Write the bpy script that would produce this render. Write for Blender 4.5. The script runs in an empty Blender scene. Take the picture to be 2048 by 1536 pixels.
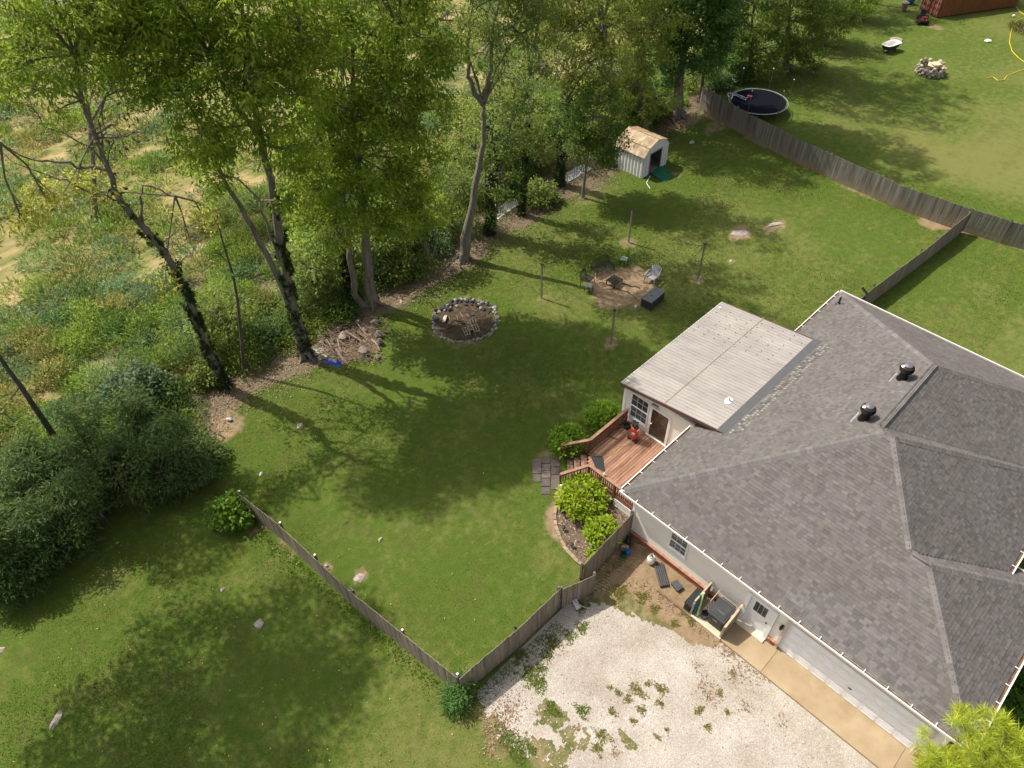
import bpy, math, random
import numpy as np
from mathutils import Vector, Matrix
random.seed(7); RN = np.random.default_rng(11)
SC = bpy.context.scene; COL = SC.collection
# ---------------------------------------------------------------- camera, sky, sun, exposure
CAMH = 29.0; FPX = 1451.95; CX, CY = 1024.0, 768.0       # photograph is 2048 x 1536
FW = Vector((0.47593159, 0.504967, -0.72006767)); RT = Vector((0.71376423, -0.70012243, -0.01921455)); UP = Vector((0.51383824, 0.50481374, 0.69363776))
cam = bpy.data.cameras.new('camera'); cam.sensor_width = 36.0; cam.lens = 36.0*FPX/2048; cam.clip_end = 600
camo = bpy.data.objects.new('camera', cam); COL.objects.link(camo); SC.camera = camo
mw = Matrix((RT, UP, -FW)).transposed().to_4x4(); mw.translation = (0, 0, CAMH); camo.matrix_world = mw
SUND = Vector((0.20, -0.66, -1.0)).normalized()           # direction the sunlight travels
W = bpy.data.worlds.new('World'); SC.world = W; W.use_nodes = True
wn = W.node_tree; bg = wn.nodes['Background']; sky = wn.nodes.new('ShaderNodeTexSky'); sky.sky_type = 'NISHITA'; sky.sun_disc = False
sky.sun_elevation = math.asin(-SUND.z); sky.sun_rotation = math.atan2(-SUND.x, -SUND.y); sky.air_density = 0.8; sky.dust_density = 4.0; sky.ozone_density = 0.0
hz = wn.nodes.new('ShaderNodeHueSaturation'); hz.inputs['Saturation'].default_value = 0.45; wn.links.new(sky.outputs[0], hz.inputs['Color']); wn.links.new(hz.outputs[0], bg.inputs[0]); bg.inputs[1].default_value = 0.15
sun = bpy.data.lights.new('sun', 'SUN'); sun.energy = 4.4; sun.angle = math.radians(0.55); sun.color = (1.0, 0.94, 0.83)
suno = bpy.data.objects.new('sun', sun); COL.objects.link(suno); suno.rotation_euler = SUND.to_track_quat('-Z', 'Y').to_euler(); suno.location = (0, 0, 60)
SC.view_settings.view_transform = 'Standard'; SC.view_settings.look = 'None'; SC.view_settings.gamma = 1; SC.view_settings.use_curve_mapping = False
SC.view_settings.exposure = 0.42

def P(px, py, z=0.0):                                      # photograph pixel -> point at height z
    d = FW + RT*((px-CX)/FPX) - UP*((py-CY)/FPX)
    t = (z-CAMH)/d.z
    return Vector((0, 0, CAMH)) + d*t
def Q(base, px, py):                                       # photograph pixel -> point nearest the vertical through base
    o = Vector((0, 0, CAMH)); d = FW + RT*((px-CX)/FPX) - UP*((py-CY)/FPX)
    h = Vector((d.x, d.y)); t = h.dot(Vector((base[0], base[1])))/h.dot(h)
    return o + d*t
def depth(p): return (Vector(p)-Vector((0, 0, CAMH))).dot(FW)

# ---------------------------------------------------------------- materials
MATS = {}
def mat(name, col, var=0.18, scale=3.0, rough=0.8, bump=0.0, bscale=40.0, rnd=0.0, stretch=(1, 1, 1), tint=False, metal=0.0, spec=0.3, col2=None, transl=0.0, big=0.0, zcol=None):
    if name in MATS: return MATS[name]
    m = bpy.data.materials.new(name); m.use_nodes = True; nt = m.node_tree; N = nt.nodes; L = nt.links
    b = N['Principled BSDF']; b.inputs['Roughness'].default_value = rough; b.inputs['Metallic'].default_value = metal
    b.inputs['Specular IOR Level'].default_value = spec
    tc = N.new('ShaderNodeTexCoord'); oi = N.new('ShaderNodeObjectInfo'); mp = N.new('ShaderNodeMapping')
    vm = N.new('ShaderNodeVectorMath'); vm.operation = 'SCALE'; vm.inputs[0].default_value = (37, 19, 53); L.new(oi.outputs['Random'], vm.inputs['Scale'])
    L.new(tc.outputs['Object'], mp.inputs['Vector']); L.new(vm.outputs[0], mp.inputs['Location']); mp.inputs['Scale'].default_value = stretch
    nz = N.new('ShaderNodeTexNoise'); nz.inputs['Scale'].default_value = scale; nz.inputs['Detail'].default_value = 6; nz.inputs['Roughness'].default_value = 0.65
    L.new(mp.outputs[0], nz.inputs['Vector'])
    rp = N.new('ShaderNodeValToRGB'); c2 = col2 or tuple(min(1, c*(1+var)) for c in col); c1 = col if col2 else tuple(c*(1-var) for c in col)
    rp.color_ramp.elements[0].position = 0.3; rp.color_ramp.elements[1].position = 0.7
    rp.color_ramp.elements[0].color = (*c1, 1); rp.color_ramp.elements[1].color = (*c2, 1)
    L.new(nz.outputs['Fac'], rp.inputs[0]); out = rp.outputs[0]
    if big:
        nb_ = N.new('ShaderNodeTexNoise'); nb_.inputs['Scale'].default_value = .55; nb_.inputs['Detail'].default_value = 5; nb_.inputs['Roughness'].default_value = .6; L.new(tc.outputs['Object'], nb_.inputs['Vector'])
        mb_ = N.new('ShaderNodeMapRange'); mb_.inputs['From Min'].default_value = .3; mb_.inputs['From Max'].default_value = .7; mb_.inputs['To Min'].default_value = 1-big; mb_.inputs['To Max'].default_value = 1+big*.6; L.new(nb_.outputs['Fac'], mb_.inputs['Value'])
        cb = N.new('ShaderNodeCombineXYZ'); L.new(mb_.outputs[0], cb.inputs[0]); p1 = N.new('ShaderNodeMath'); p1.operation = 'POWER'; p1.inputs[1].default_value = 1.15; L.new(mb_.outputs[0], p1.inputs[0]); p2 = N.new('ShaderNodeMath'); p2.operation = 'POWER'; p2.inputs[1].default_value = 1.4; L.new(mb_.outputs[0], p2.inputs[0]); L.new(p1.outputs[0], cb.inputs[1]); L.new(p2.outputs[0], cb.inputs[2])
        vb = N.new('ShaderNodeVectorMath'); vb.operation = 'MULTIPLY'; L.new(out, vb.inputs[0]); L.new(cb.outputs[0], vb.inputs[1]); out = vb.outputs[0]
    if zcol:
        sx = N.new('ShaderNodeSeparateXYZ'); L.new(tc.outputs['Object'], sx.inputs[0]); ad = N.new('ShaderNodeMath'); ad.operation = 'ADD'; L.new(sx.outputs[2], ad.inputs[0])
        n3 = N.new('ShaderNodeMath'); n3.operation = 'MULTIPLY'; n3.inputs[1].default_value = .55; L.new(oi.outputs['Random'], n3.inputs[0]); L.new(n3.outputs[0], ad.inputs[1])
        mz = N.new('ShaderNodeMapRange'); mz.interpolation_type = 'SMOOTHSTEP'; mz.inputs['From Min'].default_value = .22; mz.inputs['From Max'].default_value = .62; mz.inputs['To Min'].default_value = .75; mz.inputs['To Max'].default_value = 0; L.new(ad.outputs[0], mz.inputs['Value'])
        xz = N.new('ShaderNodeMix'); xz.data_type = 'RGBA'; L.new(mz.outputs[0], xz.inputs[0]); L.new(out, xz.inputs[6]); xz.inputs[7].default_value = (*zcol, 1); out = xz.outputs[2]
    if rnd:
        mr = N.new('ShaderNodeMapRange'); mr.inputs['To Min'].default_value = 1-rnd; mr.inputs['To Max'].default_value = 1+rnd; L.new(oi.outputs['Random'], mr.inputs['Value'])
        vs = N.new('ShaderNodeVectorMath'); vs.operation = 'SCALE'; L.new(out, vs.inputs[0]); L.new(mr.outputs[0], vs.inputs['Scale']); out = vs.outputs[0]
    if tint:
        at = N.new('ShaderNodeAttribute'); at.attribute_name = 'tint'; mx = N.new('ShaderNodeVectorMath'); mx.operation = 'MULTIPLY'
        L.new(out, mx.inputs[0]); L.new(at.outputs['Color'], mx.inputs[1]); out = mx.outputs[0]
    L.new(out, b.inputs['Base Color'])
    if bump:
        n2 = N.new('ShaderNodeTexNoise'); n2.inputs['Scale'].default_value = bscale; n2.inputs['Detail'].default_value = 4; L.new(mp.outputs[0], n2.inputs['Vector'])
        bp = N.new('ShaderNodeBump'); bp.inputs['Strength'].default_value = bump; bp.inputs['Distance'].default_value = 0.02; L.new(n2.outputs['Fac'], bp.inputs['Height']); L.new(bp.outputs[0], b.inputs['Normal'])
    if transl:
        tr = N.new('ShaderNodeBsdfTranslucent'); L.new(out, tr.inputs[0]); ms = N.new('ShaderNodeMixShader'); ms.inputs[0].default_value = transl
        L.new(b.outputs[0], ms.inputs[1]); L.new(tr.outputs[0], ms.inputs[2]); L.new(ms.outputs[0], N['Material Output'].inputs[0])
    MATS[name] = m; return m
def leafmat(name='leaf'): return mat(name, (1, 1, 1), var=0.12, scale=0.6, rough=0.55, tint=True, spec=0.2, transl=0.5)
# ---------------------------------------------------------------- mesh building
def wmat(o):
    m = o.matrix_basis.copy()
    return (wmat(o.parent) @ o.matrix_parent_inverse @ m) if o.parent else m
def setparent(o, p):
    o.parent = p; o.matrix_parent_inverse = wmat(p).inverted()
def tag(o, label=None, cat=None, group=None, kind=None):
    if label: o['label'] = label
    if cat: o['category'] = cat
    if group: o['group'] = group
    if kind: o['kind'] = kind
    return o
def thing(name, label, cat, loc=(0, 0, 0), group=None):
    o = bpy.data.objects.new(name, None); o.empty_display_size = 0.3; o.location = loc; COL.objects.link(o); return tag(o, label, cat, group)
def dup(root, loc=None, rz=None, label=None, scale=None):
    def cp(o, par):
        c = o.copy(); COL.objects.link(c)
        if par: c.parent = par
        for ch in [x for x in bpy.data.objects if x.parent == o and x != c]: cp(ch, c)
        return c
    r = cp(root, None)
    if loc is not None: r.location = loc
    if rz is not None: r.rotation_euler = (0, 0, rz)
    if scale is not None: r.scale = scale if hasattr(scale, '__len__') else (scale,)*3
    if label: r['label'] = label
    return r
class MB:
    def __init__(s): s.v = []; s.f = []; s.t = []
    def add(s, vs, fs, tint=None):
        n = len(s.v); s.v += [tuple(v) for v in vs]; s.f += [tuple(i+n for i in f) for f in fs]
        s.t += [tint]*len(fs); return s
    def box(s, c, d, rz=0.0, tint=None, M=None, taper=1.0):
        x, y, z = d[0]/2, d[1]/2, d[2]/2; ca, sa = math.cos(rz), math.sin(rz); vs = []
        for k in (-1, 1):
            f = taper if k > 0 else 1.0
            for (a, b) in ((-1, -1), (1, -1), (1, 1), (-1, 1)):
                p = Vector((a*x*f, b*y*f, k*z)); p = Vector((p.x*ca-p.y*sa, p.x*sa+p.y*ca, p.z))
                if M: p = M @ p
                vs.append(p+Vector(c))
        return s.add(vs, [(3, 2, 1, 0), (4, 5, 6, 7), (0, 1, 5, 4), (1, 2, 6, 5), (2, 3, 7, 6), (3, 0, 4, 7)], tint)
    def bar(s, a, b, w, h, up=(0, 0, 1), tint=None):
        a = Vector(a); b = Vector(b); d = (b-a).normalized(); u = Vector(up)
        if abs(d.dot(u)) > 0.97: u = Vector((1, 0, 0))
        sd = d.cross(u).normalized()*(w/2); un = sd.cross(d).normalized()*(h/2); vs = []
        for p in (a, b): vs += [p-sd-un, p+sd-un, p+sd+un, p-sd+un]
        return s.add(vs, [(3, 2, 1, 0), (4, 5, 6, 7), (0, 1, 5, 4), (1, 2, 6, 5), (2, 3, 7, 6), (3, 0, 4, 7)], tint)
    def tube(s, pts, r, seg=6, tint=None, cap=True):
        pts = [Vector(p) for p in pts]; n = len(pts); rr = r if hasattr(r, '__len__') else [r]*n; vs = []; fs = []
        for i, p in enumerate(pts):
            d = (pts[min(i+1, n-1)]-pts[max(i-1, 0)]).normalized(); u = Vector((0, 0, 1)) if abs(d.z) < 0.9 else Vector((1, 0, 0))
            a = d.cross(u).normalized(); b = a.cross(d)
            for k in range(seg):
                t = 2*math.pi*k/seg; vs.append(p+(a*math.cos(t)+b*math.sin(t))*rr[i])
        for i in range(n-1):
            for k in range(seg):
                k2 = (k+1) % seg; fs.append((i*seg+k, (i+1)*seg+k, (i+1)*seg+k2, i*seg+k2))
        if cap: fs += [tuple(range(seg)), tuple(reversed(range((n-1)*seg, n*seg)))]
        return s.add(vs, fs, tint)
    def lathe(s, c, prof, seg=20, tint=None, sx=1.0, sy=1.0):
        vs = []; fs = []; n = len(prof)
        for (r, z) in prof:
            for k in range(seg):
                t = 2*math.pi*k/seg; vs.append((c[0]+r*sx*math.cos(t), c[1]+r*sy*math.sin(t), c[2]+z))
        for i in range(n-1):
            for k in range(seg):
                k2 = (k+1) % seg; fs.append((i*seg+k, i*seg+k2, (i+1)*seg+k2, (i+1)*seg+k))
        fs += [tuple(reversed(range(seg))), tuple(range((n-1)*seg, n*seg))]
        return s.add(vs, fs, tint)
    def prism(s, poly, z0, z1, tint=None):
        n = len(poly)
        ar = sum(poly[i][0]*poly[(i+1) % n][1]-poly[(i+1) % n][0]*poly[i][1] for i in range(n))
        if ar < 0: poly = poly[::-1]
        vs = [(p[0], p[1], z0) for p in poly]+[(p[0], p[1], z1) for p in poly]
        fs = [tuple(reversed(range(n))), tuple(range(n, 2*n))]+[(i, (i+1) % n, n+(i+1) % n, n+i) for i in range(n)]
        return s.add(vs, fs, tint)
    def rock(s, c, d, rz=0, seed=0, tint=None, sub=2):
        r = random.Random(seed); vs = []; fs = []; seg = 9; rings = 5
        ax = [(r.uniform(-1, 1), r.uniform(-1, 1), r.uniform(-.3, 1)) for _ in range(13)]; cut = [r.uniform(.48, .86) for _ in ax]
        for i in range(rings+1):
            ph = -math.pi/2+math.pi*i/rings
            for k in range(seg):
                t = 2*math.pi*(k+.5*(i % 2))/seg; p = Vector((math.cos(ph)*math.cos(t), math.cos(ph)*math.sin(t), math.sin(ph)))
                for a, q in zip(ax, cut):
                    a = Vector(a).normalized(); e = p.dot(a)
                    if e > q: p -= a*(e-q)
                p *= 1.12+r.uniform(-.09, .09); p = Vector((p.x*d[0]/2, p.y*d[1]/2, p.z*d[2]/2)); ca, sa = math.cos(rz), math.sin(rz)
                vs.append((c[0]+p.x*ca-p.y*sa, c[1]+p.x*sa+p.y*ca, c[2]+p.z))
        for i in range(rings):
            for k in range(seg): fs.append((i*seg+k, i*seg+(k+1) % seg, (i+1)*seg+(k+1) % seg, (i+1)*seg+k))
        return s.add(vs, fs, tint)
    def mesh(s, name, m):
        me = bpy.data.meshes.new(name); me.from_pydata(s.v, [], s.f)
        for mm in (m if isinstance(m, (list, tuple)) else [m]): me.materials.append(mm)
        if any(t is not None for t in s.t):
            a = me.attributes.new('tint', 'FLOAT_COLOR', 'FACE'); arr = np.ones((len(s.f), 4), np.float32)
            for i, t in enumerate(s.t):
                if t is not None: arr[i, :3] = t
            a.data.foreach_set('color', arr.ravel())
        return me
    def build(s, name, m, parent=None, smooth=False, **kw):
        me = s.mesh(name, m)
        if smooth: me.polygons.foreach_set('use_smooth', [True]*len(me.polygons))
        o = bpy.data.objects.new(name, me); COL.objects.link(o)
        if parent: setparent(o, parent)
        return tag(o, **kw)
def place(name, me, parent, loc, rot=(0, 0, 0), scale=(1, 1, 1)):
    o = bpy.data.objects.new(name, me); o.location = loc; o.rotation_euler = rot; o.scale = scale; COL.objects.link(o)
    if parent: setparent(o, parent)
    return o
# ---------------------------------------------------------------- noise in numpy
def vnoise(x, y, seed=0):
    xi = np.floor(x).astype(np.int64); yi = np.floor(y).astype(np.int64); fx = x-xi; fy = y-yi; fx = fx*fx*(3-2*fx); fy = fy*fy*(3-2*fy)
    def h(a, b):
        n = (a*374761393+b*668265263+seed*1442695041) & 0xffffffff; n = ((n ^ (n >> 13))*1274126177) & 0xffffffff; return ((n ^ (n >> 16)) & 0xffff)/65535.0
    return (h(xi, yi)*(1-fx)+h(xi+1, yi)*fx)*(1-fy)+(h(xi, yi+1)*(1-fx)+h(xi+1, yi+1)*fx)*fy
def fbm(x, y, seed=0, o=4):
    v = 0; a = .5
    for i in range(o): v = v+a*vnoise(x*2**i, y*2**i, seed+i*17); a *= .5
    return v
def sstep(a, b, x): t = np.clip((x-a)/(b-a), 0, 1); return t*t*(3-2*t)
# ---------------------------------------------------------------- leaf meshes
def leaf_mesh(name, pos, dirs, nrm, ln, wd, col, m, parent=None, fold=0.18, **kw):
    n = len(pos); d = dirs/np.linalg.norm(dirs, axis=1, keepdims=True); s = np.cross(d, nrm); s /= np.linalg.norm(s, axis=1, keepdims=True)+1e-9; u = np.cross(s, d)
    ln = np.broadcast_to(ln, n)[:, None]; wd = np.broadcast_to(wd, n)[:, None]
    v = np.empty((n, 4, 3), np.float32); v[:, 0] = pos; v[:, 2] = pos+d*ln; mid = pos+d*ln*.42+u*wd*fold; v[:, 1] = mid+s*wd*.5; v[:, 3] = mid-s*wd*.5
    me = bpy.data.meshes.new(name); me.vertices.add(4*n); me.vertices.foreach_set('co', v.ravel()); me.loops.add(6*n); me.polygons.add(2*n)
    b = np.arange(n)[:, None]*4; li = (b+np.array([0, 1, 2, 0, 2, 3])).astype(np.int32)
    me.loops.foreach_set('vertex_index', li.ravel()); me.polygons.foreach_set('loop_start', np.arange(2*n, dtype=np.int32)*3)
    me.update(calc_edges=True); me.materials.append(m)
    a = me.attributes.new('tint', 'FLOAT_COLOR', 'FACE'); c4 = np.ones((n, 2, 4), np.float32); c4[:, :, :3] = col[:, None, :]; a.data.foreach_set('color', c4.ravel())
    o = bpy.data.objects.new(name, me); COL.objects.link(o)
    if parent: setparent(o, parent)
    return tag(o, **kw)
def unit(n):
    v = RN.normal(size=(n, 3)); return v/np.linalg.norm(v, axis=1, keepdims=True)
LB = 2.5
def mixcols(cols, n, jit=0.16):
    cols = np.array(cols); c = cols[RN.integers(0, len(cols), n)]; w = RN.random((n, 1)); c2 = cols[RN.integers(0, len(cols), n)]
    return (c*w+c2*(1-w))*(1+RN.normal(0, jit, (n, 1))).clip(.5, 1.6)
PECAN = [(.125, .170, .018), (.18, .212, .026), (.072, .115, .013), (.10, .142, .014)]
DEEP = [(.045, .085, .018), (.06, .105, .02), (.035, .07, .016)]
OAK = [(.085, .12, .025), (.11, .14, .03), (.065, .10, .022), (.13, .14, .03)]
PRIV = [(.048, .085, .024), (.068, .108, .032), (.034, .066, .018), (.088, .12, .034)]
YELL = [(.19, .20, .03), (.15, .18, .03), (.22, .19, .035)]
HYDR = [(.15, .25, .02), (.19, .28, .025), (.11, .20, .018)]
IVY = [(.03, .05, .012), (.045, .068, .016), (.025, .04, .01)]
def clusters(cen, rad, ncl, per, crad, droop, cols, shell=.55, jit=.14):
    d = unit(ncl); r = (RN.random(ncl)*(1-shell**3)+shell**3)**(1/3); cc = np.array(cen)+d*r[:, None]*np.array(rad)
    k = np.repeat(np.arange(ncl), per); n = len(k); off = unit(n)*(RN.random((n, 1))**.5)*crad; off[:, 2] *= .6; pos = cc[k]+off
    dr = off/crad+unit(n)*.5+np.array((0, 0, -droop)); nr = unit(n)*.8+np.array((0, 0, 1.0))
    cl = (mixcols(cols, ncl, .10)*RN.uniform(.65, 1.35, (ncl, 1)))[k]*.55+mixcols(cols, n, jit)*.45
    return pos, dr, nr, cl, cc
def cat(L): return [np.concatenate([l[i] for l in L]) for i in range(4)]
# ================================================================ GROUND
def blob(X, Y, c, rx, ry, rz=0.0):
    dx = X-c[0]; dy = Y-c[1]; ca, sa = math.cos(rz), math.sin(rz); u = (dx*ca+dy*sa)/rx; v = (-dx*sa+dy*ca)/ry
    return np.sqrt(u*u+v*v)
EDGE = [(-8, 29.5), (0, 29.5), (4, 30.5), (8, 31.0), (12, 30.4), (18, 31.4), (22, 31.0), (25, 31.0), (28, 31.8), (34, 32.2), (38, 31.5), (42, 32.0), (47, 32.5), (52, 33.2), (56, 34), (62, 35), (75, 37.5), (90, 40), (120, 45)]
def edge(x): return np.interp(x, [e[0] for e in EDGE], [e[1] for e in EDGE])
PATCH = [  # px, py, rx, ry (m), strength : worn earth
 (1240, 575, 2.6, 2.5, 1.0), (1265, 560, 1.9, 2.0, .9), (1083, 598, .5, .5, .62), (1222, 688, .7, .55, .68), (1396, 557, .65, .6, .72), (1257, 485, .8, .75, .66),
 (1480, 467, 1.2, 1.0, .85), (1550, 452, 1.5, .8, .7), (1462, 523, .35, .3, .7), (1870, 440, 1.5, 1.1, 1.0), (1905, 445, 1.2, .8, .9), (930, 640, 2.7, 2.7, .6), (700, 690, 2.1, 1.7, 1.0),
 (720, 1152, .55, .45, .7), (655, 1130, .4, .4, .7), (600, 852, .3, .3, .6), (518, 1247, .5, .4, .5), (448, 850, 1.3, 1.3, .85), (520, 1050, .9, .5, .7), (570, 1090, .5, .9, .55), (900, 1370, .4, 1.0, .6),
 (1120, 1060, .35, 1.6, .6), (1135, 980, .5, .5, .7), (1090, 920, 1.0, .8, .65), (1330, 1140, 2.2, .8, 1.0), (1400, 1200, 1.6, .8, 1.0), (1290, 1110, 1.2, .9, 1.0), (1210, 1160, 1.5, .5, .9), (1190, 1170, 1, .7, .8),
 (985, 1440, .8, .7, .7), (1000, 1500, .6, 1.0, .6), (800, 605, .7, .5, .6), (1870, 55, 1.0, 1.3, .7), (1430, 255, 2.0, 1.0, .7), (1370, 245, 2.6, 1.0, .8), (1610, 330, .5, 1.8, .6), (1720, 385, .5, 2, .6), (1520, 285, .6, 2, .7), (1350, 350, .9, .6, .7), (1180, 395, 2.2, .9, .5), (2020, 1475, 2.0, 1.0, 1.0)]
GX0, GX1, GY0, GY1, GS = -24.0, 132.0, -16.0, 128.0, 0.32
nx = int((GX1-GX0)/GS)+1; ny = int((GY1-GY0)/GS)+1
gx = np.linspace(GX0, GX1, nx); gy = np.linspace(GY0, GY1, ny); X, Y = np.meshgrid(gx, gy)
def masks(X, Y):
    dirt = np.zeros_like(X)
    wob = fbm(X*.9, Y*.9, 3)-.47
    for (px, py, rx, ry, s) in PATCH:
        c = P(px, py); dirt = np.maximum(dirt, s*(1-sstep(.55, 1.15, blob(X, Y, c, rx, ry)+wob*.8)))
    e = edge(X)+(fbm(X*.35, Y*.35, 5)-.5)*1.6
    litter = sstep(-1.9, -.4, Y-e)*(1-sstep(10, 14, Y-e))*np.where(X < 60, 1, .6)
    litter *= np.where((X > 4) & (X < 58), 1, .35)
    # strip of bare soil along the fences
    def strip(a, b, w):
        a = np.array(a[:2]); b = np.array(b[:2]); d = b-a; L = np.hypot(*d); d = d/L; u = (X-a[0])*d[0]+(Y-a[1])*d[1]; v = (X-a[0])*(-d[1])+(Y-a[1])*d[0]
        return np.where((u > -.3) & (u < L+.3), 1-sstep(w*.4, w, np.abs(v)+wob*.5), 0)
    dirt = np.maximum(dirt, .75*strip((53.3, 31.6), (50.7, 8.5), .75)); dirt = np.maximum(dirt, .35*strip((4.3, 22.7), (5.9, 9.7), .35)); dirt = np.maximum(dirt, .5*strip((51.1, 8.6), (51.6, 3), .5))
    field = sstep(2.5, 7, Y-e-(fbm(X*.15, Y*.15, 9)-.5)*5)
    dry = fbm(X*.10, Y*.10, 21, 5); dry = np.clip((dry-.42)*3.0, 0, 1)
    right = sstep(47, 60, X)*(Y < 30); dry = np.clip(dry*.6+right*.34*(.35+fbm(X*.06, Y*.06, 31)), 0, 1)
    front = sstep(1, -4, Y-20+X*2)*.25; dry = np.clip(dry+front*dry, 0, 1)
    bed = 1-sstep(.7, 1.0, blob(X, Y, (15.3, 11.5), 2.0, 2.4, .2)+wob*.3)
    dirt = np.maximum(dirt, np.where((X < 16.6) & (Y > 9.4), bed, 0))
    dirt = np.where((X > 14) & (X < 34.2) & (Y < 9.6) & (Y > -3.5), 1, dirt); lf = np.interp(Y, [-9.5, -2, 2, 4, 5.6, 7.3, 8.6, 9.6], [10.5, 8.5, 7.5, 6.9, 6.2, 5.75, 6.0, 6.6]); dirt = np.where((X > lf+wob*1.5-.15) & (X < 17) & (Y < 9.35), np.maximum(dirt, .62+.3*wob), dirt)
    return dirt, dry, field, litter
Dm, Gm, Fm, Lm = masks(X, Y)
Z = (fbm(X*.25, Y*.25, 41)-.47)*.10*np.clip((np.hypot(X-20, Y-4)-12)/10, 0, 1)+Fm*(fbm(X*.6, Y*.12, 43)-.47)*.25
Z = np.where((X > 3) & (X < 24) & (Y < 14.5), -0.004, Z)
me = bpy.data.meshes.new('ground'); vv = np.stack([X, Y, Z], -1).astype(np.float32).reshape(-1, 3); me.vertices.add(len(vv)); me.vertices.foreach_set('co', vv.ravel())
i0 = (np.arange(ny-1)[:, None]*nx+np.arange(nx-1)[None, :]).ravel(); fq = np.stack([i0, i0+1, i0+nx+1, i0+nx], 1).astype(np.int32)
me.loops.add(fq.size); me.loops.foreach_set('vertex_index', fq.ravel()); me.polygons.add(len(fq)); me.polygons.foreach_set('loop_start', np.arange(len(fq), dtype=np.int32)*4); me.polygons.foreach_set('use_smooth', np.ones(len(fq), bool)); me.update(calc_edges=True)
a = me.attributes.new('mask', 'FLOAT_COLOR', 'POINT'); a.data.foreach_set('color', np.stack([Dm, Gm, Fm, Lm], -1).astype(np.float32).ravel())
ground = bpy.data.objects.new('ground', me); COL.objects.link(ground); tag(ground, 'green mown lawn with worn earth patches and dry field behind', kind='structure')
def ground_mat():
    m = bpy.data.materials.new('ground_cover'); m.use_nodes = True; nt = m.node_tree; N = nt.nodes; L = nt.links; b = N['Principled BSDF']; b.inputs['Roughness'].default_value = .95; b.inputs['Specular IOR Level'].default_value = .1
    geo = N.new('ShaderNodeNewGeometry'); at = N.new('ShaderNodeAttribute'); at.attribute_name = 'mask'; sp = N.new('ShaderNodeSeparateColor'); L.new(at.outputs['Color'], sp.inputs[0])
    def noise(sc, det=5, ro=.6, st=None):
        n = N.new('ShaderNodeTexNoise'); n.inputs['Scale'].default_value = sc; n.inputs['Detail'].default_value = det; n.inputs['Roughness'].default_value = ro
        if st:
            mp = N.new('ShaderNodeMapping'); mp.inputs['Scale'].default_value = st; L.new(geo.outputs['Position'], mp.inputs[0]); L.new(mp.outputs[0], n.inputs['Vector'])
        else: L.new(geo.outputs['Position'], n.inputs['Vector'])
        return n.outputs['Fac']
    def ramp(f, stops):
        r = N.new('ShaderNodeValToRGB'); e = r.color_ramp.elements
        while len(e) < len(stops): e.new(.5)
        for q, (p, c) in zip(e, stops): q.position = p; q.color = (*c, 1)
        L.new(f, r.inputs[0]); return r.outputs[0]
    def mix(f, a_, b_):
        x = N.new('ShaderNodeMix'); x.data_type = 'RGBA'; L.new(f, x.inputs[0]); L.new(a_, x.inputs[6]); L.new(b_, x.inputs[7]); return x.outputs[2]
    def math_(op, a_, b_):
        x = N.new('ShaderNodeMath'); x.operation = op
        for i, q in enumerate((a_, b_)):
            if isinstance(q, (int, float)): x.inputs[i].default_value = q
            else: L.new(q, x.inputs[i])
        x.use_clamp = False; return x.outputs[0]
    def soft(mask, nz, amt, lo, hi):
        v = math_('ADD', mask, math_('MULTIPLY', math_('SUBTRACT', nz, .5), amt)); mr = N.new('ShaderNodeMapRange'); mr.interpolation_type = 'SMOOTHSTEP'; mr.inputs['From Min'].default_value = lo; mr.inputs['From Max'].default_value = hi; L.new(v, mr.inputs[0]); return mr.outputs[0]
    nf = noise(14, 6, .75); nm = noise(2.2, 6, .65); nl = noise(.28, 5, .6); nv = noise(38, 3, .7)
    lush = ramp(nf, [(.25, (.038, .066, .008)), (.5, (.062, .104, .013)), (.75, (.108, .145, .026))])
    dry = ramp(nf, [(.25, (.11, .118, .032)), (.5, (.145, .15, .043)), (.78, (.205, .19, .072))])
    yel = ramp(nm, [(.35, (.062, .094, .015)), (.65, (.118, .134, .030))])
    c = mix(math_('MULTIPLY', nm, .6), lush, yel); c = mix(soft(sp.outputs[1], nm, 1.0, .25, 1.0), c, dry)
    c = mix(soft(nl, nm, .9, .46, .95), c, dry); c = mix(math_('MULTIPLY', soft(noise(.75, 4, .6), nf, .5, .52, .72), .55), c, ramp(nf, [(.25, (.05, .062, .016)), (.75, (.125, .115, .04))]))
    earth = ramp(nm, [(.3, (.155, .105, .065)), (.5, (.24, .165, .095)), (.72, (.33, .24, .145))]); earth2 = ramp(nv, [(.3, (.13, .09, .06)), (.7, (.34, .26, .17))]); earth = mix(math_('MULTIPLY', nf, .6), earth, earth2)
    lit = ramp(nv, [(.3, (.07, .05, .035)), (.5, (.16, .115, .08)), (.7, (.30, .24, .18))]); lit = mix(math_('MULTIPLY', nm, .35), lit, lush)
    st = noise(.9, 6, .7, (.35, 1.2, 1)); fld = ramp(st, [(.30, (.075, .105, .025)), (.48, (.15, .16, .05)), (.58, (.34, .25, .12)), (.74, (.48, .315, .185))]); fg = ramp(nl, [(.44, (.10, .13, .03)), (.62, (.42, .29, .16))]); fld = mix(nf, fld, fg)
    c = mix(soft(sp.outputs[2], nm, .5, .3, .7), c, fld)
    c = mix(soft(at.outputs['Alpha'], nm, 1.0, .3, .75), c, lit)
    c = mix(soft(sp.outputs[0], math_('MULTIPLY', math_('ADD', math_('ADD', nf, nm), noise(5, 4, .6)), .3333), 2.2, .28, .95), c, earth)
    L.new(c, b.inputs['Base Color'])
    bp = N.new('ShaderNodeBump'); bp.inputs['Strength'].default_value = .55; bp.inputs['Distance'].default_value = .06; L.new(math_('ADD', nf, math_('MULTIPLY', nv, .6)), bp.inputs['Height']); L.new(bp.outputs[0], b.inputs['Normal'])
    return m
me.materials.append(ground_mat())
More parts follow.
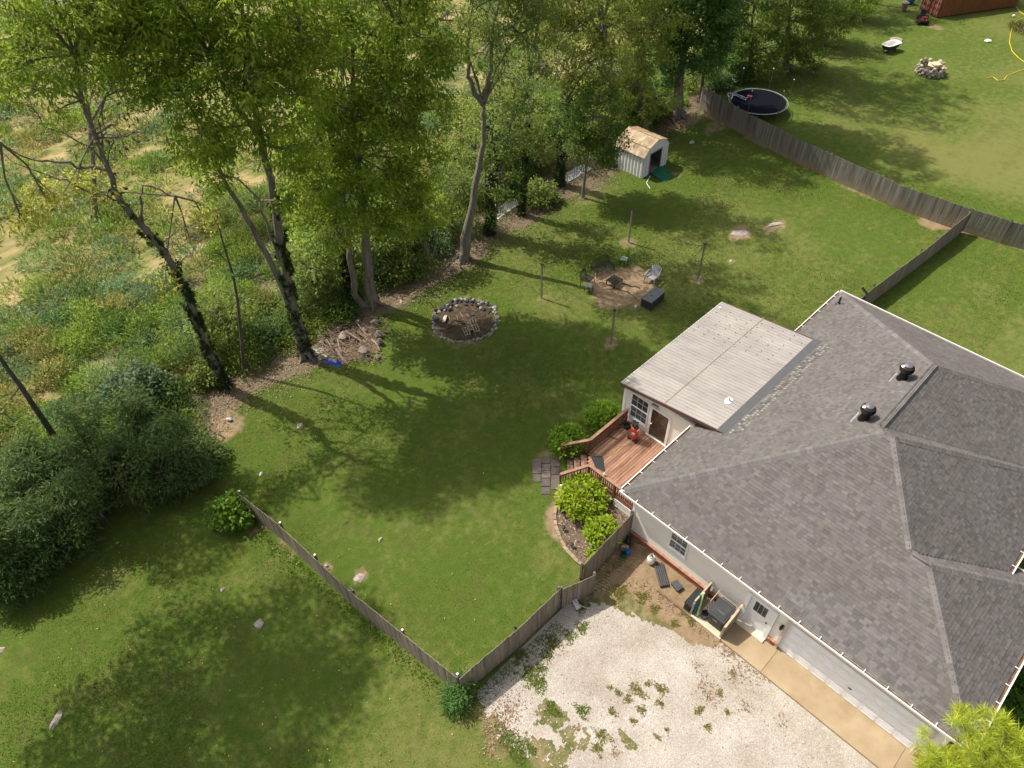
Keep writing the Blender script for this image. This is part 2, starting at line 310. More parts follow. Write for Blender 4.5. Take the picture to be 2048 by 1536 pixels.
# ---- gravel driveway, an irregular sheet a few mm above the ground
gs = .055; hx = np.arange(4.6, 15.6, gs); hy = np.arange(-9.5, 10.2, gs); HX, HY = np.meshgrid(hx, hy); wob = (fbm(HX*1.1, HY*1.1, 61, 6)-.47)*1.5+(RN.random(HX.shape)-.5)*.22
left = np.interp(HY, [-9.5, -2, 2, 4, 5.6, 7.3, 8.6, 9.6], [10.5, 8.5, 7.5, 6.9, 6.2, 5.75, 6.0, 6.6]); right = np.interp(HY, [-9.5, 3.7, 3.75, 5.5, 7, 8.5, 9.3], [14.95, 14.95, 14.6, 13.9, 13.2, 12.6, 12.0])
inside = (HX > left+wob*.6) & ((HX < right+np.where(HY > 3.7, wob*.8, -.02))) & (HY < 9.35)
hole = fbm(HX*.75, HY*.75, 77, 6)+(RN.random(HX.shape)-.5)*.10; inside &= ~((hole > .70) & (HX < 9.3))
gm = inside[:-1, :-1] & inside[1:, 1:] & inside[:-1, 1:] & inside[1:, :-1]; ii = (np.arange(len(hy)-1)[:, None]*len(hx)+np.arange(len(hx)-1)[None, :])[gm]
gv = np.stack([HX, HY, np.full_like(HX, .006)+fbm(HX*6, HY*6, 5)*.012], -1).reshape(-1, 3); mg = MB(); used = np.unique(np.concatenate([ii, ii+1, ii+len(hx), ii+len(hx)+1])); rem = -np.ones(len(gv), int); rem[used] = np.arange(len(used))
mg.v = [tuple(v) for v in gv[used]]; mg.f = [tuple(int(rem[q]) for q in (i, i+1, i+len(hx)+1, i+len(hx))) for i in ii]; mg.t = [None]*len(mg.f)
mg.build('gravel_driveway', mat('gravel', (.23, .195, .16), scale=22, col2=(.52, .475, .415), big=.24, bump=.9, bscale=60, rough=.95), kind='structure', label='pale crushed stone gravel driveway with weeds')
# loose stones, dead leaves and twigs over the gravel, one uncountable layer
n = 5200; px_ = RN.uniform(5.5, 15, n); py_ = RN.uniform(-6, 9.2, n); s = MB()
for x, y in zip(px_, py_):
    lf = float(np.interp(y, [-9.5, -2, 2, 4, 5.6, 7.3, 8.6, 9.6], [10.5, 8.5, 7.5, 6.9, 6.2, 5.75, 6.0, 6.6]))
    if x < lf+.2 or x > float(np.interp(y, [3.7, 3.75, 5.5, 7, 8.5, 9.3], [14.95, 14.6, 13.7, 13.0, 12.4, 11.8])): continue
    r = random.uniform(.012, .034); t = random.choice([.36, .42, .48, .54, .58, .26, .13])
    tc = (t, t*.94, t*.88) if t > .2 or random.random() < .5 else (.20, .12, .07)
    an = random.uniform(0, 3); ca, sa = math.cos(an)*r, math.sin(an)*r
    s.add([(x+ca, y+sa, .012), (x-sa, y+ca, .012), (x-ca, y-sa, .012), (x+sa, y-ca, .012), (x, y, .012+r*.8)], [(0, 1, 4), (1, 2, 4), (2, 3, 4), (3, 0, 4)], tc)
s.build('loose_gravel', mat('stone_chip', (1, 1, 1), var=.1, tint=True), kind='stuff', label='loose stones and dark bits scattered over the gravel')
# ---- grass blades over the lawns, one uncountable layer
def in_view(x, y):
    d = np.stack([x, y, np.full_like(x, -CAMH)], -1); w = d@np.array(FW); u = d@np.array(RT)/w*FPX+CX; v = -(d@np.array(UP))/w*FPX+CY
    return (w > 0) & (u > -40) & (u < 2090) & (v > -40) & (v < 1580)
def lawn_points(n):
    x = RN.uniform(-9, 95, n); y = RN.uniform(3, 40, n)
    # more where it is near the camera
    keep = RN.random(n) < np.clip(900/(x*x+y*y+200), .0, 1)*(x*x+y*y < 3200); x = x[keep]; y = y[keep]; ok = in_view(x, y); x = x[ok]; y = y[ok]
    d, g, f, l = masks(x, y); ok = (d+RN.normal(0, .12, len(x)) < .45) & (f < .4) & (l < .55)
    ok &= ~((x > 14.6) & (x < 35) & (y < 9.7)); ok &= ~((x > 16.9) & (x < 30) & (y < 14.3) & (y > 9))
    lf = np.interp(y, [-9.5, -2, 2, 4, 5.6, 7.3, 8.6, 9.6], [10.5, 8.5, 7.5, 6.9, 6.2, 5.75, 6.0, 6.6]); hl = x*0
    ok &= ~((y < 9.5) & (x < 16) & (x > lf-.1) & ~((hl > .70) & (x < 9.3)) & ~((hl > .735)))
    return x[ok], y[ok], g[ok]
gxp, gyp, gg = lawn_points(1500000)
if len(gxp) > 330000: gxp, gyp, gg = gxp[:330000], gyp[:330000], gg[:330000]
n = len(gxp); h = RN.uniform(.03, .075, n); dist = np.hypot(gxp, gyp); h = h*np.clip(dist/30, .8, 1.25)
dirs = unit(n)*.8; dirs[:, 2] = np.abs(dirs[:, 2])*.5+.55; patch = fbm(gxp*.5, gyp*.5, 91, 4)[:, None]
cl2 = fbm(gxp*2.3, gyp*2.3, 97, 3)[:, None]; gcol = mixcols([(.066, .112, .012), (.088, .133, .018), (.050, .093, .010), (.112, .142, .022)], n, .14)*(.52+.50*patch+.50*cl2)*1.03; dcol = mixcols([(.17, .17, .052), (.21, .195, .075), (.14, .15, .04)], n, .12)
gcol = gcol*np.concatenate([.72+.60*patch, .86+.3*patch, .8+.4*patch], 1); w = np.clip((gg[:, None]-.1)*1.05, 0, .85); gcol = gcol*(1-w)+dcol*w
leaf_mesh('grass', np.stack([gxp, gyp, np.full(n, -.02)], -1), dirs, unit(n), h, h*.55, gcol, mat('grass_blade', (1, 1, 1), var=.1, scale=.8, rough=.7, tint=True, spec=.15, transl=.3), kind='stuff', label='short mown grass covering the lawns')
# ================================================================ HOUSE
S_ = (29-3.3)/26.4
def sc(x, y, z): return Vector((x*S_, y*S_, 29+(z-29)*S_))
house = thing('house', 'single storey house with grey shingle hip roof and attached garage', 'house', (16.25, 9.65, 0))
WX, WY = 16.25, 9.65
m_white = mat('white_trim', (.74, .73, .71), var=.05, scale=8, rough=.5); m_siding = mat('vinyl_siding', (.74, .685, .60), var=.04, scale=2, rough=.55, rnd=.02)
m_brick = mat('red_brick', (.33, .13, .075), var=.28, scale=9, rough=.9, bump=.4, rnd=.30); m_mortar = mat('mortar', (.36, .30, .25), rough=.95)
m_shing = mat('asphalt_shingle', (.121, .112, .108), big=.10, var=.14, scale=30, rough=.92, tint=True, bump=.5, bscale=120); m_shing1 = mat('asphalt_shingle_single', (.121, .112, .108), var=.14, scale=30, rough=.92, rnd=.24, bump=.5, bscale=120)
m_under = mat('roof_underlay', (.09, .085, .082), rough=.95); m_glass = mat('window_glass', (.045, .05, .052), var=.5, scale=2, rough=.06, spec=.9); m_dark = mat('dark_void', (.012, .012, .012), rough=.9)
# roof planes
V = dict(E1=(16.36, 10.34, 2.6), T1=(23.5, 3.19, 6.46), T2=(23.5, 2.88, 6.46), R1=(23.83, 3.5, 6.28), H2=(28.8, 3.5, 6.28), E2=(35.6, 10.34, 2.6), K=(20.35, .05, 4.76), K2=(20.35, -.65, 4.76), E4=(16.36, -4.65, 2.6), C1=(24.36, -4.65, 2.6), C2=(24.36, -2.97, 2.6), C3=(23.71, -2.97, 2.95), B1=(30.0, -2.97, 2.95), B2=(30.0, -2.67, 2.95), A1=(30.0, -3.3, 2.6), A2=(35.6, -3.3, 2.6))
V = {k: sc(*v) for k, v in V.items()}
FACES = dict(front=('E1', 'T1', 'T2', 'K', 'K2', 'E4'), left=('E1', 'E2', 'H2', 'R1', 'T1'), gend=('E4', 'K2', 'C1'), gback=('K', 'C3', 'C2', 'C1', 'K2'), bend=('T2', 'B1', 'C3', 'K'), bback=('T1', 'R1', 'B2', 'B1', 'T2'), back=('R1', 'H2', 'A2', 'A1', 'B2'), far=('E2', 'A2', 'H2'))
EAVE = dict(front=('E4', 'E1'), left=('E1', 'E2'), gend=('C1', 'E4'), gback=('C2', 'C1'), bend=('C3', 'B1'), bback=('B1', 'B2'), back=('A2', 'A1'), far=('E2', 'A2'))
rb = MB()
for k, f in FACES.items():
    pts = [V[q] for q in f]; nrm = sum(((pts[i]-pts[0]).cross(pts[i+1]-pts[0]) for i in range(1, len(pts)-1)), Vector())
    if nrm.z < 0: pts = pts[::-1]
    rb.add(pts, [tuple(range(len(pts)))])
roof = rb.build('roof', m_under, house)
shingles = MB(); single = []
for k, f in FACES.items():
    a_, b_ = V[EAVE[k][0]], V[EAVE[k][1]]; e = (b_-a_); e.z = 0; e.normalize(); pts = [V[q] for q in f]
    nrm = sum(((pts[i]-pts[0]).cross(pts[i+1]-pts[0]) for i in range(1, len(pts)-1)), Vector()).normalized()
    if nrm.z < 0: nrm = -nrm
    up = nrm.cross(e).normalized()
    if up.z < 0: up = -up
    uv = [((p-a_).dot(e), (p-a_).dot(up)) for p in pts]; vmax = max(v for _, v in uv); ex = .142; row = 0; v = -.02
    while v < vmax:
        def span(vm):
            xs = []
            for i in range(len(uv)):
                (u0, v0), (u1, v1) = uv[i], uv[(i+1) % len(uv)]
                if (v0 <= vm) != (v1 <= vm): xs.append(u0+(u1-u0)*(vm-v0)/(v1-v0))
            return sorted(xs)
        x0 = span(max(v+.02, .005)); 
        for s0, s1 in zip(x0[::2], x0[1::2]):
            u = s0
            while u < s1-.02:
                w = min(random.choice([.08, .10, .12, .15, .17, .2, .24, .28]), s1-u); th = random.choice([.007, .017, .021]); tn = random.choice([.82, .9, .95, 1.0, 1.03, 1.07, 1.15]); tn = tn*random.uniform(.93, 1.07)
                o = a_+e*u+up*v+nrm*.004; p = [o, o+e*(w-.004), o+e*(w-.004)+up*.165, o+up*.165]
                vs = p+[p[0]+nrm*th, p[1]+nrm*th, p[2]+nrm*.003, p[3]+nrm*.003]; fs = [(4, 5, 6, 7), (0, 1, 5, 4), (1, 2, 6, 5), (3, 0, 4, 7)]
                if e.cross(up).dot(nrm) < 0: fs = [q[::-1] for q in fs]
                tt = (tn, tn*random.uniform(.97, 1.0), tn*random.uniform(.93, 1.0))
                single.append(((o-Vector((0, 0, 29))).length if k == 'front' else 1e9, vs, fs, tt))
                u += w
        v += ex; row += 1
single.sort(key=lambda q: q[0])
for i, (dd, vs, fs, tt) in enumerate(single):
    if i < 300: MB().add(vs, fs).build('shingle', m_shing1, roof)
    else: shingles.add(vs, fs, tt)
shingles.build('shingles', m_shing, roof, kind='stuff')
# ridge and hip caps, one shingle at a time
HIPS = [('E1', 'T1'), ('T1', 'T2'), ('T2', 'K'), ('K', 'K2'), ('K2', 'E4'), ('E2', 'H2'), ('H2', 'R1'), ('T2', 'B1'), ('K2', 'C1'), ('H2', 'A2')]
cap_me = [MB().add([(0, -.17, -.085), (0, 0, .035), (0, .17, -.085), (.30, -.17, -.10), (.30, 0, .018), (.30, .17, -.10), (0, -.17, -.10), (0, 0, .015), (0, .17, -.10)], [(0, 3, 4, 1), (1, 4, 5, 2), (6, 0, 1, 7), (7, 1, 2, 8)]).mesh('ridge_cap', mat('cap_shingle_%d' % i, c, var=.15, scale=25, rough=.92, rnd=.14)) for i, c in enumerate([(.138, .129, .124), (.150, .140, .134), (.126, .117, .112)])]
caps = 0
for a_, b_ in HIPS:
    A, B = V[a_], V[b_]; d = B-A; Lh = d.length; d.normalize(); n_ = int(Lh/.235); flat = abs(d.z) < .05
    sidev = d.cross(Vector((0, 0, 1))).normalized(); upv = sidev.cross(d).normalized(); Mx = Matrix((d, sidev.cross(d).cross(d)*0+upv.cross(d), upv)).transposed()
    for i in range(n_):
        if caps >= 296: break
        o = place('ridge_cap', cap_me[random.randrange(3)], None, A+d*(i+.05)*.235+upv*(.022 if flat else .03), Mx.to_euler(), (1, 1, 1 if flat else .76)); setparent(o, roof); caps += 1
# gutters
m_gut = mat('gutter_white', (.78, .76, .74), var=.06, scale=5, rough=.45); m_deb = mat('gutter_debris', (.13, .075, .045), var=.6, scale=18, rough=.95); strap_me = MB().box((0, 0, 0), (.025, .17, .012)).mesh('strap', m_gut)
def gutter(a_, b_, out, straps=True):
    a_ = Vector(a_); b_ = Vector(b_); out = Vector(out); d = (b_-a_).normalized(); g = MB(); c = lambda p, o_, z: p+out*o_+Vector((0, 0, z))
    g.bar(c(a_, .145, -.06), c(b_, .145, -.06), .022, .13); g.bar(c(a_, .075, -.115), c(b_, .075, -.115), .12, .02); g.bar(c(a_, .155, .005), c(b_, .155, .005), .04, .022); g.bar(c(a_, .01, -.12), c(b_, .01, -.12), .02, .16)
    o = g.build('gutter', m_gut, house); MB().bar(c(a_+d*.1, .07, -.075), c(b_-d*.1, .07, -.075), .11, .05).build('leaf_debris', m_deb, o)
    n_ = int((b_-a_).length/.85)
    for i in range(n_ if straps else 0): place('strap', strap_me, o, c(a_+d*(.4+i*.85), .075, .022), (0, 0, math.atan2(d.y, d.x)))
gutter(V['E4']+Vector((0, -.15, 0)), V['E1']+Vector((0, .13, 0)), (-1, 0, 0)); gutter(V['E1']+Vector((.0, 0, 0)), (20.9, V['E1'].y, 3.3), (0, 1, 0)); gutter((29.4, V['E1'].y, 3.3), V['E2'], (0, 1, 0)); gutter(V['E4'], V['C1'], (0, -1, 0)); gutter(V['E2']+Vector((0, .13, 0)), V['A2'], (1, 0, 0), False); gutter(V['C3'], V['B1'], (0, -1, 0)); gutter(V['C1'], V['C2'], (1, 0, 0), False)
# soffit
sf = MB(); sf.box(((15.95+WX)/2, 2.75, 3.16), (.36, 14.4, .03)); sf.box((25, (10.05+WY)/2, 3.16), (18, .4, .03)); sf.build('soffit', m_white, house)
# walls: front wall boards cut round the openings
def wall_boards(par, axis, plane, a0, a1, z0, z1, holes, outdir, m=m_siding, h=.115):
    z = z0; d = .016
    while z < z1-.02:
        zt = min(z+h, z1); iv = [(a0, a1)]
        for (h0, h1, k0, k1) in holes:
            if zt > k0+.01 and z < k1-.01:
                nv = []
                for (p, q) in iv:
                    if h1 <= p or h0 >= q: nv.append((p, q))
                    else:
                        if h0 > p: nv.append((p, h0))
                        if h1 < q: nv.append((h1, q))
                iv = nv
        for (p, q) in iv:
            o_ = outdir; vs = []
            for (dd, zz) in ((0, z), (d, z), (d*.25, zt), (0, zt)):
                for t in (p, q): vs.append((plane+o_*dd, t, zz) if axis == 'x' else (t, plane+o_*dd, zz))
            fs = [(0, 1, 3, 2), (2, 3, 5, 4), (4, 5, 7, 6), (0, 2, 4, 6), (1, 7, 5, 3)]
            MB().add(vs, fs).build('siding_board', m, par)
        z = zt
holesF = [(6.72, 7.63, 1.36, 2.62), (2.46, 3.82, 0, 2.34), (-3.62, 1.98, 0, 2.40)]
wf = MB()
for (y0, y1, z0, z1) in [(9.65, 3.82, 0, 3.16), (2.46, 1.98, 0, 3.16), (3.82, 2.46, 2.34, 3.16), (1.98, -3.62, 2.40, 3.16), (-3.62, -4.1, 0, 3.16)]: wf.box((WX+.08, (y0+y1)/2, (z0+z1)/2), (.16, abs(y0-y1), z1-z0))
wallf = wf.build('front_wall', m_siding, house); wall_boards(wallf, 'x', WX-.002, -4.1, 9.65, .47, 3.15, holesF, -1)
wo = MB(); wo.box((25.4, WY-.08, 1.58), (17.6, .16, 3.16)); wo.build('side_wall', m_siding, house); wo = MB(); wo.box((20, -4.02, 1.58), (7.2, .16, 3.16)); wo.box((34.2, 3.5, 1.58), (.16, 12.2, 3.16)); wo.box((28.5, -2.4, 1.4), (11, .16, 2.8)); wo.build('rear_wall', m_siding, house)
MB().box((WX-.012, WY-.04, 1.8), (.05, .11, 2.7)).build('corner_trim', m_white, house); MB().box((WX-.012, -4.07, 1.8), (.05, .1, 2.7)).build('corner_trim', m_white, house)
brw = MB(); brw.box((WX-.02, 6.735, .19), (.06, 5.83, .38)); brw.box((WX-.02, 2.22, .19), (.06, .48, .38)); brw.box((WX-.02, -3.86, .19), (.06, .48, .38)); brb = brw.build('brick_base', m_mortar, house)
bs = MB().box((0, 0, 0), (.05, .203, .064)).mesh('brick', m_brick); br = MB().box((0, 0, 0), (.15, .064, .095)).mesh('brick_cap', mat('brick_cap_red', (.38, .19, .115), var=.2, scale=9, rough=.9, rnd=.2))
for (y0, y1) in ((3.84, 9.63), (2.0, 2.44), (-4.08, -3.64)):
    for r in range(5):
        y = y0+(.1 if r % 2 else 0)+.1
        while y < y1-.08: place('brick', bs, brb, (WX-.035-random.uniform(0, .006), y, .045+r*.074)); y += .213
    y = y0+.035
    while y < y1: place('brick', br, brb, (WX-.045, y, .43), (0, -.22, 0)); y += .0745
# window helper on x-planes (outside is -x)
def window(par, x, y0, y1, z0, z1, cols=3, rows=2, name='window', split=True):
    w = MB(); f = .065
    for (ya, yb, za, zb) in ((y0, y1, z0, z0+f), (y0, y1, z1-f, z1), (y0, y0+f, z0+f, z1-f), (y1-f, y1, z0+f, z1-f)): w.box((x-.03, (ya+yb)/2, (za+zb)/2), (.07, yb-ya, zb-za))
    wn_ = w.build(name, m_white, par); MB().box((x-.035, (y0+y1)/2, z0-.025), (.11, y1-y0+.08, .05)).build('sill', m_white, wn_)
    zm = (z0+z1)/2
    if split: MB().box((x-.035, (y0+y1)/2, zm), (.06, y1-y0-2*f, .05)).build('meeting_rail', m_white, wn_)
    for (a_, b_, lvl) in ((z0+f, zm-.025, 0), (zm+.025, z1-f, 1)):
        MB().box((x-.005+.012*(1-lvl)-.012, (y0+y1)/2, (a_+b_)/2), (.012, y1-y0-2*f, b_-a_)).build('pane', m_glass if lvl else mat('screen_glass', (.10, .105, .11), var=.15, scale=4, rough=.35), wn_)
        g = MB()
        for i in range(1, cols): g.box((x-.022, y0+f+(y1-y0-2*f)*i/cols, (a_+b_)/2), (.012, .018, b_-a_))
        for i in range(1, rows): g.box((x-.0235, (y0+y1)/2, a_+(b_-a_)*i/rows), (.012, y1-y0-2*f, .018))
        g.build('muntin', mat('grille_white', (.6, .6, .58), var=.05), wn_)
    return wn_
window(house, WX, 6.72, 7.63, 1.36, 2.62, 3, 2)
# entry door
ed = MB(); ed.box((WX+.05, 3.14, 1.18), (.05, 1.0, 2.1)); edo = ed.build('entry_door', m_white, house)
fr = MB(); fr.box((WX-.03, 3.73, 1.19), (.12, .17, 2.34)); fr.box((WX-.03, 2.55, 1.19), (.12, .17, 2.34)); fr.box((WX-.03, 3.14, 2.30), (.12, 1.02, .12)); fr.build('door_frame', m_white, edo); MB().box((WX-.10, 3.14, .07), (.35, 1.3, .12)).build('threshold', mat('pale_sill', (.62, .55, .42)), edo)
for i in range(3):
    for j in range(3): MB().box((WX+.018, 2.86+i*.19+.09, 1.45+j*.235), (.014, .17, .21)).build('pane', m_glass, edo)
gm_ = MB(); gm_.box((WX+.017, 3.14, 1.33), (.02, .64, .03)); gm_.box((WX+.017, 3.14, 2.045), (.02, .64, .03)); gm_.build('glass_trim', m_white, edo)
for i in (0, 1): MB().box((WX+.02, 2.92+i*.42, .72), (.014, .3, .62)).box((WX+.012, 2.92+i*.42, .72), (.014, .2, .5)).build('raised_panel', m_white, edo)
MB().lathe((WX-.0, 2.74, 1.1), [(.0, -.035), (.035, -.02), (.035, .02), (0, .035)], 10).build('knob', mat('dark_metal', (.04, .04, .042), rough=.4, metal=.6), edo)
# wall lamp
wl = MB(); wl.box((WX-.05, 2.15, 1.75), (.06, .10, .16)); wl.lathe((WX-.14, 2.15, 1.62), [(.03, 0), (.06, .02), (.075, .2), (.03, .27)], 8); wl.build('wall_lamp', mat('black_iron', (.018, .018, .02), rough=.5), house)
# garage door
gd = MB(); gd.box((WX+.09, -.82, 1.15), (.05, 5.6, 2.36)); gdo = gd.build('garage_door', mat('garage_white', (.80, .795, .785), var=.04, scale=3, rough=.45), house)
fr = MB(); fr.box((WX+.06, 2.02, 1.2), (.26, .12, 2.44)); fr.box((WX+.06, -3.66, 1.2), (.26, .12, 2.44)); fr.box((WX+.06, -.82, 2.40), (.26, 5.56, .10)); fr.build('door_frame', mat('beige_trim', (.52, .46, .40), var=.05), gdo)
pm = MB().box((0, .28, 0), (.03, .03, .44)).box((0, -.28, 0), (.03, .03, .44)).box((0, 0, .205), (.03, .56, .03)).box((0, 0, -.205), (.03, .56, .03)).box((.0, 0, 0), (.02, .44, .30)).mesh('raised_panel', MATS['garage_white'])
for r in range(4):
    if r: MB().box((WX+.062, -.82, .04+r*.565), (.012, 5.5, .013)).build('section_joint', mat('joint_grey', (.62, .62, .61)), gdo)
    for c_ in range(8): place('raised_panel', pm, gdo, (WX+.058, -3.2+c_*.68, .32+r*.565))
MB().box((WX+.04, -.9, .95), (.03, .13, .05)).build('handle', MATS['dark_metal'], gdo)
# turbine vents, plumbing vents
def turbine(x, y, z):
    t = MB(); t.lathe((x, y, z-.35), [(.24, 0), (.19, .16), (.17, .34), (.17, .42)], 18); tv = t.build('turbine_vent', mat('vent_black', (.022, .018, .02), rough=.35, metal=.5), house)
    MB().add([(x-.36, y-.36, z-.36-.15), (x+.36, y-.36, z-.36-.15), (x+.36, y+.36, z-.36+.22-.35), (x-.36, y+.36, z-.36+.22-.35)], [(0, 1, 2, 3)]).build('flashing', mat('flash_metal', (.35, .34, .33), metal=.3), tv)
    bl = MB()
    for k in range(22):
        a0 = 2*math.pi*k/22; pr = [(.14, .07), (.27, .16), (.31, .28), (.27, .40), (.13, .48)]; vs = []
        for i, (r, zz) in enumerate(pr):
            for q in (0, .42): an = a0+q+.06*i; rr = r*(1.0 if q == 0 else .86); vs.append((x+rr*math.cos(an), y+rr*math.sin(an), z-.02+zz))
        bl.add(vs, [(2*i, 2*i+1, 2*i+3, 2*i+2) for i in range(4)])
    bl.build('fins', mat('fin_metal', (.10, .085, .09), rough=.25, metal=.8), tv); MB().lathe((x, y, z+.44), [(.17, 0), (.17, .03), (.07, .065), (.0, .07)], 18).build('vent_crown', mat('crown_metal', (.36, .33, .34), rough=.22, metal=.8), tv)
def roofz(x, y): return 3.3+.54*(V['E1'].y-y)
for (px, py) in ((1804, 757), (1727, 838)):
    p = P(px, py, 6.0); 
    for _ in range(6): p = P(px, py, roofz(p.x, p.y))
    turbine(p.x, p.y, p.z+.33)
p = P(1677, 608, 3.6); p = P(1677, 608, roofz(p.x, p.y)); vp_ = MB(); vp_.lathe((p.x, p.y, p.z-.05), [(.16, 0), (.14, .06), (.055, .12), (.05, .5), (.0, .5)], 12); vp_.build('vent_pipe', mat('pipe_black', (.02, .02, .022), rough=.5), house)
# sunroom with ribbed metal roof
SX = 21.2; JY, LY = 8.78, 14.42; JZ, LZ = 4.06, 3.05
sun_ = MB(); sun_.box((SX+.08, 12.0, 1.6), (.16, 4.6, 3.0)); sun_.box((25.2, 14.12, 1.4), (8.0, .16, 2.9)); sun_.box((29.15, 12.0, 1.6), (.16, 4.5, 3.0)); snr = sun_.build('sunroom_wall', m_siding, house)
wall_boards(snr, 'x', SX-.002, 9.7, 14.2, .5, 3.05, [(12.68, 13.80, 1.0, 2.74), (11.36, 12.62, .5, 2.66)], -1)
MB().box((SX-.012, 14.17, 1.7), (.05, .1, 2.6)).build('corner_trim', m_white, house)
swn = window(house, SX, 12.68, 13.80, 1.0, 2.74, 3, 2)
gl = MB(); gl.box((SX-.02, 12.55, 1.58), (.10, .13, 2.16)); gl.box((SX-.02, 11.43, 1.58), (.10, .13, 2.16)); gl.box((SX-.02, 11.99, 2.60), (.10, 1.0, .12)); gl.box((SX-.03, 11.99, .55), (.16, 1.26, .10)); gdr = gl.build('glass_door', m_white, house)
MB().box((SX-.02, 11.99, 1.57), (.02, .99, 1.94)).build('pane', mat('door_glass', (.055, .04, .025), var=.25, rough=.03, spec=1.0), gdr); MB().box((SX-.09, 12.42, 1.5), (.05, .1, .04)).build('handle', m_white, gdr)
MB().box((SX-.1, 12.35, 2.86), (.22, .34, .05)).box((SX-.2, 12.25, 2.93), (.06, .14, .06)).build('flood_lamp', mat('lamp_grey', (.25, .23, .21)), house)
m_metal = mat('ribbed_roof_metal', (.30, .276, .255), var=.16, scale=1.2, rough=.5, rnd=.05, metal=.15, stretch=(1, .4, 1)); NP = 10
mr_ = MB(); x0j, x1j, x0l, x1l = 20.95, 29.25, 21.0, 29.75
mr_.add([(x0l, LY, LZ-.10), (x1l, LY, LZ-.10), (x1j, JY, JZ-.10), (x0j, JY, JZ-.10)], [(0, 1, 2, 3)]); mtr = mr_.build('metal_roof', mat('roof_deck_wood', (.3, .25, .2)), house)
for i in range(NP):
    f0, f1 = i/NP, (i+1)/NP; q = MB(); prof = []; NR = 4
    for r in range(NR):
        for (u, hh) in ((0, .0), (.10, .035), (.18, .035), (.28, 0)): prof.append((f0+(f1-f0)*(r+u)/NR, hh))
    prof.append((f1, 0)); vs = []
    for (f_, hh) in prof: vs += [(x0l+(x1l-x0l)*f_, LY, LZ+hh), (x0j+(x1j-x0j)*f_, JY, JZ+hh)]
    q.add(vs, [(2*j, 2*j+2, 2*j+3, 2*j+1) for j in range(len(prof)-1)]); q.build('roof_panel', m_metal, mtr)
sc_me = MB().lathe((0, 0, 0), [(.024, 0), (.024, .015), (.012, .03), (0, .03)], 8).mesh('screw', mat('screw_dark', (.05, .05, .055), rough=.5))
for r in range(7):
    for c_ in range(9-(r % 2)):
        f_ = .985-.058*r+.002*random.random()-.012*(r % 2); t = .06+c_*.108
        if t > .9 and r > 4: continue
        place('screw', sc_me, mtr, (x0l+(x1l-x0l)*f_, LY+(JY-LY)*t, LZ+(JZ-LZ)*t+.036))
jn = MB(); jn.bar((x0l+.05, LY+(JY-LY)*.46, LZ+(JZ-LZ)*.46+.039), (x1l-.2, LY+(JY-LY)*.46, LZ+(JZ-LZ)*.46+.039), .03, .008); jn.build('lap_seam', mat('seam_tan', (.32, .27, .2)), mtr)
MB().bar((x0j-.08, JY-.05, JZ+.05), (x1j+.06, JY-.05, JZ+.05), .42, .015, up=(0, .18, 1)).build('flashing', mat('flashing_dark', (.075, .075, .08), var=.1, rough=.6), mtr)
MB().bar((20.97, LY, LZ-.07), (20.93, JY+.1, JZ-.07), .05, .17).build('rake_board', mat('rake_brown', (.10, .055, .045)), mtr)
gu = MB(); gu.box((25.4, LY-.02, LZ-.10), (8.75, .10, .16)); gu.build('gutter', m_gut, mtr); MB().bar((29.72, LY, LZ-.07), (29.27, JY+.1, JZ-.07), .05, .17).build('rake_board', MATS['rake_brown'], mtr)
p = P(1457, 803, 3.85); t = (p.y-LY)/(JY-LY); pz = LZ+(JZ-LZ)*t; p = P(1457, 803, pz); rj = MB(); rj.lathe((p.x, p.y, pz), [(.24, .03), (.23, .055), (.13, .07), (.06, .09), (.055, .3), (.04, .3), (.04, .2)], 12, sx=1.0, sy=.75); rj.build('roof_vent', mat('vent_white', (.75, .73, .70)), house)
# patched mottled shingles below the metal roof flashing
pt = MB()
for r in range(3):
    for c_ in range(46):
        u = 21.0+c_*.175+.085*(r % 2); y = JY-.42-r*.17; z = roofz(0, y)+.028
        if random.random() < .9: pt.add([(u, y+.05, z-.027), (u+.1, y+.05, z-.027), (u+.1, y-.06, z+.033), (u, y-.06, z+.033)], [(0, 1, 2, 3)], random.choice([(2.0, 2.1, 2.0), (1.6, 1.75, 1.65), (.7, .7, .7)]))
pt.build('patch_shingles', m_shing, roof, kind='stuff')
# concrete apron before the garage, of three poured slabs
ap = thing('concrete_apron', 'tan exposed aggregate concrete apron before the white garage door', 'paving', (14.9, 0, 0)); ap['kind'] = 'structure'; del ap['category']
m_conc = mat('aggregate_concrete', (.27, .195, .115), var=.28, scale=1.1, rough=.9, bump=.4, bscale=80, big=.12, col2=(.37, .285, .175))
for (y0, y1) in ((3.78, 1.885), (1.87, -3.425), (-3.44, -7.5)): MB().prism([(14.92, y0), (14.92, y1), (16.23, y1), (16.23, y0)], -.05, .055).build('slab', m_conc, ap)
MB().prism([(16.23, 1.96), (16.23, -3.6), (16.42, -3.6), (16.42, 1.96)], -.05, .053).build('sill_slab', m_conc, ap)
